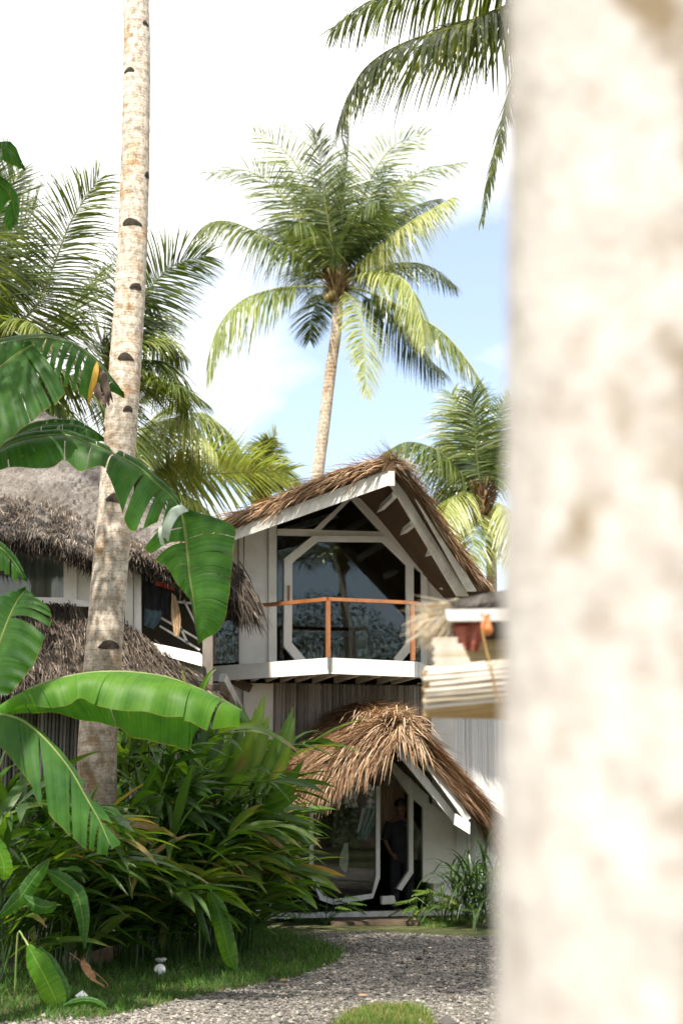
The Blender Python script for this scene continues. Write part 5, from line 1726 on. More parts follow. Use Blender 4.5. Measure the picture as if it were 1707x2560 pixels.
# the long leaf crossing the trunk
B2 = banana_leaf(ba1, [(-40, 1150), (0, 1127), (40, 1105), (90, 1092), (163, 1088), (220, 1106), (286, 1135), (347, 1167), (392, 1208), (433, 1245), (457, 1286)],
                 [([(-40, 1180, -.1), (0, 1172, -.15), (50, 1165, -.2), (118, 1170, -.22), (160, 1150, -.2), (204, 1176, -.2), (261, 1166, -.18), (300, 1255, -.2), (330, 1328, -.15), (400, 1300, -.1), (455, 1292)], [0.735, 0.83, 0.90], dict(bulge=0.05, gap=0.01, sag=0.04)),
                  ([(-40, 1140, .2), (0, 1115, .2), (40, 1092, .2), (90, 1080, .2), (163, 1077, .2), (222, 1094, .2), (290, 1122, .2), (352, 1155, .15), (398, 1197, .1), (440, 1236, .06), (462, 1284)], [0.6], {})], YB - 0.1, 'banana', 0.014, 4, tp1)
banana_leaf(ba1, [(452, 1276), (460, 1310), (469, 1384), (474, 1440), (482, 1494), (489, 1550), (496, 1606)],
            [([(448, 1285, .05), (361, 1356, .12), (408, 1405, .1), (446, 1462, .06), (476, 1500, .03), (487, 1560, .01), (496, 1608)], [0.19, 0.27], dict(bulge=0.04, gap=0.012)),
             ([(462, 1286, 0), (580, 1311, -.05), (583, 1375, -.06), (578, 1440, -.06), (571, 1500, -.05), (553, 1566, -.03), (496, 1608)], [], dict(bulge=0.05, wave=0.008))], YB - 0.2, 'banana', 0.012, 5)
pp = spline([P(446, 1262, YB - .3), P(425, 1275, YB - .38), P(408, 1310, YB - .38), P(404, 1345, YB - .3)], 12)
w = (P(470, 1276, YB - .3) - P(446, 1262, YB - .3)) * np.linspace(1.1, 0.75, 12)[:, None]
MB().grid(np.stack([pp, pp + w * 0.5 + [0, -0.02, 0.02], pp + w], 1), 0.5).build('curled_strip', 'banana_pale', ba1, smooth=True)
pp = spline([P(398, 1312, YB - .25), P(396, 1335, YB - .28), P(402, 1362, YB - .25)], 8)
w = np.array([0.045, 0, -0.01])
MB().grid(np.stack([pp, pp + w * 0.5, pp + w * 0.9], 1), 0.5).build('curled_strip', 'banana_pale', ba1, smooth=True)
# small leaf pieces at the very top left
banana_leaf(ba1, [(-120, 420), (-40, 380), (0, 370), (30, 380), (65, 428)],
            [([(-120, 370, .05), (-40, 350, .05), (0, 357, .05), (36, 360, .03), (65, 428)], [], {}),
             ([(-120, 470, -.05), (-40, 425, -.05), (0, 402, -.05), (30, 412, -.03), (65, 428)], [], {})], YB - 0.3, 'banana', 0.01, 6)
banana_leaf(ba1, [(-90, 440), (-20, 448), (20, 480), (38, 530), (36, 570)],
            [([(-90, 470, 0), (-25, 490, 0), (0, 530, 0), (16, 565, 0), (30, 580)], [0.6], {}),
             ([(-90, 425, 0), (-15, 430, 0), (36, 470, 0), (50, 520, 0), (40, 570)], [], {})], YB - 0.1, 'banana', 0.01, 7)
MB().tube(spline([tp1, P(-200, 900, YB), P(-120, 420, YB - .3)], 14), np.linspace(0.04, 0.012, 14), 8).build('leaf_stalk', 'petiole', ba1, smooth=True)
# drooping scrap at the left edge
banana_leaf(ba1, [(-60, 1340), (0, 1368), (36, 1405), (70, 1458)],
            [([(-60, 1410, -.05), (0, 1425, -.05), (34, 1432, -.05), (72, 1460)], [0.6], {}),
             ([(-60, 1325, .05), (0, 1352, .05), (44, 1395, .03), (70, 1452)], [], {})], YB - 0.2, 'banana', 0.01, 8, tp1)

b2 = P(-200, 1900, YB - 0.6)
b2g = ground_of(b2) + np.array([-0.1, 0, 0])
ba2 = thing('banana_plant', 'lower banana plant at the left edge with broad bright arching leaves', 'banana plant', b2g)
tp2 = P(-180, 1840, YB - 0.6)
pseudostem(ba2, b2g, tp2, 2)
banana_leaf(ba2, [(-60, 1760), (-20, 1670), (10, 1580), (40, 1510), (66, 1474)],
            [([(20, 1740, -.1), (70, 1680, -.12), (104, 1605, -.12), (128, 1530, -.08), (68, 1474)], [0.62], dict(bulge=0.04)),
             ([(-130, 1720, .1), (-100, 1610, .1), (-60, 1535, .1), (0, 1490, .05), (64, 1473)], [], {})], YB - 0.5, 'banana', 0.012, 9, tp2)
banana_leaf(ba2, [(-40, 1800), (0, 1776), (67, 1727), (134, 1700), (223, 1682), (312, 1679), (402, 1689), (469, 1709), (558, 1749), (607, 1777)],
            [([(-40, 1815, -.1), (0, 1792, -.1), (67, 1760, -.2), (134, 1770, -.25), (175, 1757, -.25), (212, 1745, -.25), (250, 1766, -.28), (330, 1774, -.3), (402, 1785, -.28), (473, 1794, -.25), (530, 1815, -.2), (600, 1808, -.05)], [0.90], dict(bulge=0.07, gap=0.008, wave=0.02))], YB - 0.8, 'banana_lit', 0.011, 10, tp2)
banana_leaf(ba2, [(-40, 1802), (0, 1778), (67, 1729), (134, 1702), (223, 1684), (312, 1681), (402, 1691), (469, 1711), (548, 1748)],
            [([(-40, 1830, .2), (30, 1790, .25), (120, 1781, .3), (223, 1803, .35), (285, 1815, .35), (339, 1843, .35), (402, 1856, .35), (469, 1874, .3), (484, 1840, .25)], [], dict(bulge=0.05, wave=0.016, toward=1.0))], YB - 0.79, 'banana', 0.008, 11)
banana_leaf(ba2, [(-50, 1790), (0, 1786), (49, 1798), (89, 1825), (134, 1870), (179, 1928), (214, 1990), (250, 2053), (277, 2116)],
            [([(-50, 1880, -.1), (0, 1868, -.12), (67, 1946, -.15), (107, 2008, -.15), (147, 2053, -.13), (180, 2086, -.1), (210, 2112, -.06), (238, 2128, -.03), (270, 2136)], [0.40, 0.62, 0.80, 0.88], dict(bulge=0.04, gap=0.016, sag=0.03)),
             ([(-50, 1780, .1), (0, 1780, .1), (53, 1793, .1), (95, 1820, .12), (142, 1864, .14), (190, 1922, .14), (236, 1985, .1), (300, 2090, .04), (280, 2117)], [0.72, 0.86], dict(bulge=0.0))], YB - 1.0, 'banana', 0.013, 12, tp2)


# ------------------------------------------------------------------ ginger bushes
def lance_leaf(mb, p, d, up, L, w, droop, tint, r, n=7):
    t = np.linspace(0, 1, n)
    d = nrm(d)
    pts = [np.array(p, float)]
    for i in range(n - 1):
        dd = nrm(d + np.array([0, 0, -1.0]) * droop * t[i + 1] ** 1.3)
        pts.append(pts[-1] + dd * L / (n - 1))
    pts = np.array(pts)
    T = nrm(np.gradient(pts, axis=0))
    S = nrm(np.cross(T, np.asarray(up, float)))
    N = np.cross(S, T)
    pr = np.array([0.12, 0.62, 0.92, 1.0, 0.86, 0.52, 0.03]) if n == 7 else np.sin(np.pi * np.clip(t * 0.93 + 0.05, 0, 1))
    ww = (w / 2 * pr)[:, None]
    fold = 0.28
    rows = np.stack([pts - S * ww + N * ww * fold, pts, pts + S * ww + N * ww * fold], 1)
    tv = np.clip(tint + np.stack([0 * t - 0.03, 0 * t + 0.06, 0 * t - 0.03], 1) + (t ** 6)[:, None] * r.uniform(0, 0.35), 0, 1)
    mb.grid(rows, tv)


def ginger(label, base, n, hgt, spread, bias, seed, lsz=(0.55, 1.0), group='ginger clumps beside the gravel'):
    r = np.random.default_rng(seed)
    b = np.array(base, float)
    root = thing('ginger_plant', label, 'ginger plant', b, group)
    for c in range(n):
        st = b + np.array([r.normal(0, 0.18), r.normal(0, 0.18), 0])
        H_ = hgt * r.uniform(0.6, 1.1)
        az = r.random() * 6.283
        ln = np.array([math.cos(az), math.sin(az), 0]) * spread * r.uniform(0.3, 1) + np.array(bias) * r.uniform(0.5, 1.2)
        path = spline([st, st + ln * 0.22 + [0, 0, H_ * 0.55], st + ln * 0.72 + [0, 0, H_ * 0.95], st + ln * 1.2 + [0, 0, H_ * 1.0]], 24)
        mb = MB()
        mb.tube(path, np.linspace(0.014, 0.005, 24), 5, 0.5)
        T = nrm(np.gradient(path, axis=0))
        plane = nrm(np.array([-math.sin(az), math.cos(az), 0]) + r.normal(0, 0.4, 3) * [1, 1, 0])
        k0 = int(r.integers(2, 6))
        base_t = r.normal(0.60, 0.15)
        for j, k in enumerate(range(k0, 24)):
            for q in range(0 if j % 3 == 2 else 1):
                sg = 1 if (j + q) % 2 else -1
                d = plane * sg * r.uniform(0.3, 0.8) + T[k] * r.uniform(0.4, 0.9) + r.normal(0, 0.18, 3) + np.array([0.55, -0.15, 0.25])
                lance_leaf(mb, path[k], d, [0, 0, 1.0] + r.normal(0, 0.35, 3), r.uniform(*lsz), r.uniform(0.075, 0.13), r.uniform(0.3, 1.1), np.clip(base_t + r.normal(0, 0.13) + (0.35 if r.random() < 0.07 else 0), 0, 1), r)
        mb.build('leafy_cane', 'ginger', root)
    return root


gspots = [
    # px, Y, n canes, height, spread, bias
    (330, 17.2, 9, 2.3, 0.7, (0.15, -0.2, 0), 'ginger clump at the foot of the tall palm trunk'),
    (420, 17.6, 9, 2.6, 0.8, (0.3, -0.1, 0), 'tallest ginger clump, leaning right in the middle of the bushes'),
    (500, 18.2, 9, 2.6, 0.7, (0.25, -0.1, 0), 'ginger clump with long upright blades below the balcony corner'),
    (560, 18.9, 8, 2.4, 0.6, (0.15, -0.1, 0), 'ginger clump nearest the porch door'),
    (470, 16.7, 8, 1.7, 0.8, (0.30, -0.25, 0), 'low ginger clump overhanging the lawn edge'),
    (530, 17.4, 8, 1.8, 0.6, (0.2, -0.2, 0), 'right-hand low ginger clump overhanging the gravel bend'),
    (370, 16.3, 7, 1.3, 0.7, (0.1, -0.25, 0), 'short dark ginger clump behind the white garden lamps'),
    (60, 15.8, 8, 1.5, 0.8, (0.1, -0.2, 0), 'dark ginger clump below the banana leaves at the left edge'),
    (-40, 14.6, 8, 1.6, 0.8, (0.25, -0.1, 0), 'nearest dark ginger clump in the lower left corner'),
    (160, 16.6, 8, 1.5, 0.7, (0.0, -0.2, 0), 'dark ginger clump left of the palm trunk base'),
    (300, 18.3, 8, 2.6, 0.7, (0.3, 0.0, 0), 'tall ginger clump half hidden behind the palm trunk'),
    (600, 20.2, 6, 1.5, 0.5, (0.0, -0.2, 0), 'farthest ginger clump against the dark glass beside the porch'),
    (100, 18.2, 8, 1.7, 0.7, (0.1, 0, 0), 'ginger clump growing against the grey cane wall'),
    (0, 17.2, 9, 1.8, 0.7, (0.15, 0, 0), 'dark ginger clump at the left edge below the thatch skirt'),
    (410, 16.9, 9, 1.0, 0.7, (0.2, -0.2, 0), 'knee-high ginger shoots just behind the white garden lamps'),
    (230, 17.6, 9, 1.3, 0.7, (0.1, -0.1, 0), 'dark ginger shoots around the foot of the palm trunk'),
    (530, 17.8, 9, 1.1, 0.7, (0.25, -0.2, 0), 'low dark ginger shoots filling the base of the bushes'),
    (195, 15.6, 9, 1.2, 0.7, (0.05, -0.1, 0), 'ginger shoots hiding the base of the tall palm trunk'),
    (90, 16.4, 9, 1.0, 0.7, (0.1, -0.15, 0), 'low ginger shoots behind the fallen paper scrap'),
    (585, 18.6, 8, 1.1, 0.5, (0.1, -0.2, 0), 'low ginger shoots at the right end of the bushes'),
]
for i, (px, Y, n, h, s, b, lab) in enumerate(gspots):
    g = P(px, 2300, Y)
    ginger(lab, (g[0], Y, 0), n, h, s, b, 300 + i)
# tall upright blades at the top right of the bush
def blade(mb, a, b, w, Y, r, tint, dY=0.0, bow=0.0):
    p, q = P(*a, Y), P(*b, Y + dY)
    m = (p + q) / 2 + np.array([bow, 0, 0])
    pts = spline([p, m, q], 9)
    T = nrm(np.gradient(pts, axis=0))
    S = nrm(np.cross(T, np.array([0.25, -1.0, 0.2])))
    pr = np.array([0.2, 0.55, 0.85, 1.0, 1.0, 0.9, 0.68, 0.38, 0.03])[:, None] * w / 2
    N = np.cross(S, T)
    rows = np.stack([pts - S * pr + N * pr * 0.25, pts, pts + S * pr + N * pr * 0.25], 1)
    mb.grid(rows, np.stack([np.full(9, tint - .04), np.full(9, tint + 0.08), np.full(9, tint - .04)], 1))


r = np.random.default_rng(77)
bl_root = thing('ginger_plant', 'ginger clump of broad upright bright blades rising highest beside the balcony brace', 'ginger plant', ground_of(P(560, 2300, 19.2)), 'ginger clumps beside the gravel')
for (a, b, w, t, dy) in (((575, 2000), (662, 1732), 0.17, 0.86, 0), ((560, 1980), (632, 1830), 0.16, 0.84, -.3), ((600, 1990), (672, 1785), 0.15, 0.82, -.1), ((640, 1990), (735, 1765), 0.14, 0.76, 0.2), ((660, 1990), (738, 1790), 0.12, 0.8, 0.1), ((540, 1990), (612, 1770), 0.13, 0.45, 0.2), ((500, 1990), (560, 1760), 0.13, 0.4, 0.3), ((650, 2030), (760, 1900), 0.11, 0.6, -.2), ((620, 2050), (750, 1960), 0.11, 0.55, -.4), ((600, 2060), (755, 1985), 0.10, 0.62, -.5), ((455, 2000), (520, 1790), 0.12, 0.42, 0.1), ((590, 1960), (640, 1770), 0.15, 0.86, 0.1), ((560, 1960), (610, 1840), 0.14, 0.8, -.2), ((670, 1960), (728, 1850), 0.11, 0.84, -.2), ((640, 1960), (690, 1840), 0.13, 0.78, -.1), ((520, 1950), (572, 1850), 0.12, 0.7, -.1), ((640, 1900), (590, 1750), 0.1, 0.5, 0.1)):
    mb = MB()
    blade(mb, a, b, w * 1.2, 17.3, r, t, dy, 0.04)  # high tints put light coming through the blades into their colour
    mb.tube(spline([ground_of(P(a[0] - 40, 2300, 17.6)), P(a[0] - 20, a[1] + 150, 17.5), P(*a, 17.3)], 8), 0.012, 5, 0.5)
    mb.build('leaf_blade', 'ginger', bl_root)
for (pts, w, t, Y) in (([(560, 1985), (640, 2000), (700, 2030), (745, 2068)], 0.11, 0.80, 17.4), ([(600, 2040), (680, 2045), (735, 2085), (768, 2140)], 0.09, 0.66, 17.5), ([(640, 2200), (720, 2170), (790, 2180), (850, 2195)], 0.10, 0.66, 17.6), ([(620, 2215), (690, 2195), (740, 2215), (795, 2245)], 0.10, 0.62, 17.5), ([(520, 1960), (560, 1935), (600, 1930), (640, 1960)], 0.05, 0.85, 17.3), ([(440, 1905), (475, 1890), (500, 1910), (512, 1935)], 0.06, 0.9, 17.0)):
    mb = MB()
    p = spline([P(x, y, Y) for x, y in pts], 11)
    T = nrm(np.gradient(p, axis=0))
    S = nrm(np.cross(T, np.array([0.2, -0.6, 0.8])))
    pr = np.array([0.1, 0.5, 0.8, 0.95, 1, 1, 0.92, 0.8, 0.6, 0.35, 0.03])[:, None] * w / 2
    N = np.cross(S, T)
    mb.grid(np.stack([p - S * pr + N * pr * .3, p, p + S * pr + N * pr * .3], 1), t)
    mb.tube(spline([ground_of(P(pts[0][0] - 50, 2300, 18.2)), P(pts[0][0] - 25, pts[0][1] + 120, Y + .2), P(*pts[0], Y)], 8), 0.01, 5, 0.45)
    mb.build('leaf_blade', 'ginger', bl_root)

# hero drooping leaves near the lawn
def hanging_leaf(label, pts, w, Y, mat, seed, dY=0.0, tears=()):
    root_mid = [(x, y, dY * i / (len(pts) - 1)) for i, (x, y) in enumerate(pts)]
    n = len(pts)
    pr = [0.25, 0.9, 1.0, 1.0, 0.8, 0.1]
    Ls, Rs = [], []
    q = spline([P(x, y, Y + d) for x, y, d in root_mid], 6)
    T = nrm(np.gradient(q, axis=0))
    S = nrm(np.cross(T, np.array([0.2, -1, 0.1])))
    r = np.random.default_rng(seed)
    mb = MB()
    for sg in (-1, 1):
        e = q + sg * S * (np.array(pr) * w / 2)[:, None] + np.array([0, 0.03, 0])
        leaf_half(mb, q, e, list(tears), r, bulge=0.012, gap=0.008, wave=0.006)
    return mb, q


hl = thing('broad_leaved_plant', 'light green long leaf drooping over the lawn edge by the gravel', 'plant', ground_of(P(540, 2360, 16.0)))
mb, q = hanging_leaf('', [(523, 2225), (545, 2275), (560, 2330), (575, 2390), (592, 2428)], 0.19, 15.6, 'banana_lit', 1)
mb.build('leaf', 'banana_lit', hl, smooth=True)
MB().tube(spline([ground_of(P(500, 2360, 16.2)), P(500, 2240, 16.0), P(515, 2205, 15.8), q[0]], 12), 0.009, 6).build('stalk', 'petiole', hl, smooth=True)
mb, q = hanging_leaf('', [(472, 2205), (490, 2260), (510, 2320), (528, 2368)], 0.07, 15.7, 'banana', 2)
mb.build('leaf', 'banana', hl, smooth=True)
hl2 = thing('broad_leaved_plant', 'broad bright leaf hanging to the ground in the lower left corner', 'plant', ground_of(P(60, 2420, 13.2)))
mb, q = hanging_leaf('', [(72, 2365), (95, 2410), (120, 2455), (140, 2500), (155, 2522)], 0.21, 13.0, 'banana_lit', 3)
mb.build('leaf', 'banana_lit', hl2, smooth=True)
MB().tube(spline([ground_of(P(40, 2440, 13.3)), P(45, 2340, 13.2), P(60, 2345, 13.1), q[0]], 12), 0.009, 6).build('stalk', 'petiole', hl2, smooth=True)
mb, q = hanging_leaf('', [(100, 2370), (130, 2420), (155, 2470), (170, 2500)], 0.13, 13.15, 'banana', 4)
mb.build('leaf', 'banana', hl2, smooth=True)
mb, q = hanging_leaf('', [(120, 2180), (160, 2205), (200, 2250), (212, 2372)], 0.15, 13.6, 'banana', 5)
mb.build('leaf', 'banana', hl2, smooth=True)
mb, q = hanging_leaf('', [(0, 2290), (45, 2250), (90, 2190), (122, 2150)], 0.14, 13.4, 'banana', 6)
mb.build('leaf', 'banana', hl2, smooth=True)
mb, q = hanging_leaf('', [(60, 2240), (90, 2262), (120, 2268), (142, 2258)], 0.12, 13.3, 'banana', 7)
mb.build('leaf', 'banana', hl2, smooth=True)
mb, q = hanging_leaf('', [(245, 2020), (280, 2030), (300, 2055), (312, 2085)], 0.10, 14.2, 'banana', 8)
mb.build('leaf', 'banana', hl2, smooth=True)
mb, q = hanging_leaf('', [(-30, 2080), (0, 2130), (12, 2175), (6, 2200)], 0.14, 13.2, 'banana_lit', 9)
mb.build('leaf', 'banana_lit', hl2, smooth=True)
mb, q = hanging_leaf('', [(160, 2515), (200, 2502), (240, 2505), (270, 2525)], 0.07, 12.7, 'banana', 10)
tag(mb.build('fallen_leaf', 'banana', base=q[0], smooth=True), 'long green leaf lying flat on the grass in the lower left corner', 'leaf')


# ------------------------------------------------------------------ plants beside the door
def lobed_plant(label, base, n, size, seed, tint=0.5, group=None):
    r = np.random.default_rng(seed)
    b = np.array(base, float)
    root = thing('philodendron', label, 'plant', b, group)
    for i in range(n):
        az = r.random() * 6.283
        el = r.uniform(0.5, 1.35)
        L = size * r.uniform(0.6, 1.1)
        tip = b + np.array([math.cos(az) * math.cos(el), math.sin(az) * math.cos(el), math.sin(el)]) * L
        mb = MB()
        mb.tube(spline([b, (b + tip) / 2 + [0, 0, 0.05], tip], 6), 0.005, 4, 0.5)
        fd = nrm(np.array([math.cos(az), math.sin(az), -0.35]) + r.normal(0, 0.2, 3))
        sd = nrm(np.cross(fd, [0, 0, 1.0]))
        Lf = size * r.uniform(0.35, 0.5)
        t0 = np.clip(tint + r.normal(0, 0.15), 0, 1)
        for k in range(7):
            c = tip + fd * Lf * (k / 7.0)
            for sg in (-1, 1):
                d = fd * (0.35 + 0.12 * k) + sd * sg + np.array([0, 0, -0.15])
                lance_leaf(mb, c, d, [0, 0, 1.0], Lf * (0.52 - 0.045 * k), Lf * 0.13, 0.3, t0, r, 5)
        lance_leaf(mb, tip + fd * Lf * 0.9, fd, [0, 0, 1.0], Lf * 0.35, Lf * 0.14, 0.3, t0, r, 5)
        mb.build('leaf', 'fern', root)
    return root


def gp3(px, Y):
    return ground_of(P(px, 2200, Y))


lobed_plant('small lobed plant directly right of the door step', gp3(1045, 22.0), 13, 0.55, 1, 0.5)
lobed_plant('sunlit yellow green lobed plant between the door step and the strappy plant', gp3(1105, 21.8), 16, 0.6, 2, 0.85)
lobed_plant('low bright lobed plant in front of the white porch side wall', gp3(1150, 21.7), 12, 0.42, 3, 0.8)
lobed_plant('dark lobed plant at the left end of the door step', gp3(815, 21.8), 12, 0.5, 4, 0.3)
lobed_plant('small dark lobed plant left of the door, nearer the ginger bushes', gp3(745, 21.8), 10, 0.42, 5, 0.35)
lobed_plant('lobed plant on the whitewashed wall at the edge of the blurred trunk', ground_of(P(1235, 2200, 21.2)), 9, 0.5, 6, 0.5)


def strap_plant(label, base, n, L, seed, tint=0.45):
    r = np.random.default_rng(seed)
    b = np.array(base, float)
    root = thing('strap_leaf_plant', label, 'plant', b)
    for i in range(n):
        az = r.random() * 6.283
        el = r.uniform(0.7, 1.5)
        mb = MB()
        h = np.array([r.normal(0, 0.16), r.normal(0, 0.16), r.uniform(0.0, 0.65)])
        lance_leaf(mb, b + h, [math.cos(az) * math.cos(el), math.sin(az) * math.cos(el), math.sin(el)], [-math.cos(az), -math.sin(az), 0.6], L * r.uniform(0.7, 1.2), 0.042, r.uniform(0.8, 2.4), np.clip(tint + r.normal(0, 0.14), 0, 1), r, 12)
        mb.build('leaf', 'fern', root)
    return root


strap_plant('tall strappy leaved plant at the right corner of the porch', ground_of(P(1180, 2250, 21.6)), 95, 0.95, 11, 0.28)
strap_plant('strappy leaved plant half hidden by the blurred trunk', ground_of(P(1245, 2250, 21.4)), 80, 0.9, 12, 0.3)

# ------------------------------------------------------------------ small things on the ground
g = G(400, 2440)
gl_ = thing('garden_lamp', 'round white glass garden lamp low in the grass', 'lamp', g)
MB().sphere(P(400, 2425, g[1]), 0.062, 20, 14).build('globe', 'globe', gl_, smooth=True)
MB().tube([g, g + [0, 0, 0.03]], 0.03, 12).build('lamp_base', 'lamp_metal', gl_)
g = G(403, 2415)
gl2 = thing('garden_lamp', 'mushroom garden lamp with a pale dish cap behind the round white lamp', 'lamp', g)
c = P(402, 2397, g[1])
a = np.linspace(0, 2 * np.pi, 25)
pr = [(0.0, 0.012), (0.05, 0.012), (0.068, 0.002), (0.05, -0.03), (0.02, -0.045), (0.0, -0.045)]
MB().grid(np.stack([np.stack([c[0] + q[0] * np.cos(a), c[1] + q[0] * np.sin(a), c[2] + q[1] + 0 * a], 1) for q in pr]), 0.5, flip=False).build('lamp_cap', 'globe', gl2, smooth=True)
MB().tube([g, [c[0], c[1], c[2] - 0.04]], 0.014, 10).build('lamp_stem', 'lamp_metal', gl2)
# sapling tied with blue twine
g = G(322, 2372)
sap = thing('bare_sapling', 'thin pale leafless sapling tied with blue twine near the palm trunk', 'sapling', g)
Ys = g[1]
main = spline([g, P(318, 2345, Ys), P(305, 2290, Ys), P(292, 2220, Ys), P(275, 2140, Ys), P(268, 2110, Ys)], 20)
mb = MB().tube(main, np.linspace(0.016, 0.006, 20), 7)
r = np.random.default_rng(2)
for k in range(6, 20, 2):
    d = np.array([r.choice([-1, 1]) * r.uniform(0.3, 1), r.normal(0, 0.4), r.uniform(-0.2, 0.8)])
    e = main[k] + nrm(d) * r.uniform(0.15, 0.35)
    mb.tube(spline([main[k], (main[k] + e) / 2 + r.normal(0, 0.02, 3), e], 6), np.linspace(0.005, 0.002, 6), 5)
mb.build('stem', 'bark_far', sap)
mb = MB()
for k in range(7):
    z = 2325 + k * 5
    cpt = P(318 - 0.0 * k, z, Ys)
    mb.tube([cpt + [-0.0, 0, -0.012], cpt + [0.0, 0, 0.012]], 0.034 + 0.004 * (k % 2), 10)
mb.build('twine_wrap', 'blue_tape', sap)
# dry fallen leaf and paper scrap
mb = MB()
r = np.random.default_rng(5)
pp = spline([P(212, 2400, 14.3), P(222, 2430, 14.2), P(240, 2455, 14.1), P(262, 2468, 14.0)], 12)
pr = np.array([0.2, 0.6, .9, 1, 1.1, 1, 1, .9, .7, .5, .3, .05])[:, None]
w = np.array([0.06, 0.02, -0.035])
mb.grid(np.stack([pp - w * pr, pp + [0, 0, 0.02], pp + w * pr + r.normal(0, 0.008, pp.shape)], 1), 0.5)
mb.tube(spline([P(175, 2382, 14.2), P(225, 2420, 14.1), P(268, 2458, 14.0), P(266, 2470, 14.0)], 10), 0.004, 5)
tag(mb.build('dry_leaf', 'dry_leaf', base=ground_of(pp[6]), smooth=True), 'curled dry orange leaf with bent stalk lying on the grass', 'leaf')
c = G(203, 2505)
mb = MB().plate([c + [-0.06, 0.0, 0.05], c + [0.0, 0.05, 0.09], c + [0.06, 0.0, 0.05], c + [0.02, -0.05, 0.03]], [0.004, 0, 0.006])
tag(mb.build('paper_scrap', 'paper', base=c), 'small crumpled white paper scrap on the grass at lower left', 'paper')
# fallen leaves on the gravel
r = np.random.default_rng(15)
for i, (x, y) in enumerate(((720, 2457), (708, 2468), (1183, 2404), (1163, 2425), (1023, 2516), (920, 2498), (776, 2322), (868, 2358))):
    c = G(x, y) + np.array([0, 0, 0.03])
    d = nrm(np.array([r.normal(), r.normal(), 0.1]))
    mb = MB()
    lance_leaf(mb, c, d, [r.normal(0, 0.3), r.normal(0, 0.3), 1], 0.10, 0.05, 0.2, 0.5, r)
    labs = ('left of a pair of orange leaves at the lawn edge', 'right of a pair of orange leaves at the lawn edge', 'orange leaf on the gravel beside the blurred trunk', 'second orange leaf on the gravel near the blurred trunk', 'orange leaf just behind the sunlit grass tuft', 'lone dry leaf in the middle of the gravel', 'dry leaf on the gravel near the bushes', 'small dry leaf on the gravel in front of the step')
    tag(mb.build('fallen_leaf', 'dry_leaf', base=c), labs[i], 'leaf', 'fallen leaves on the gravel')

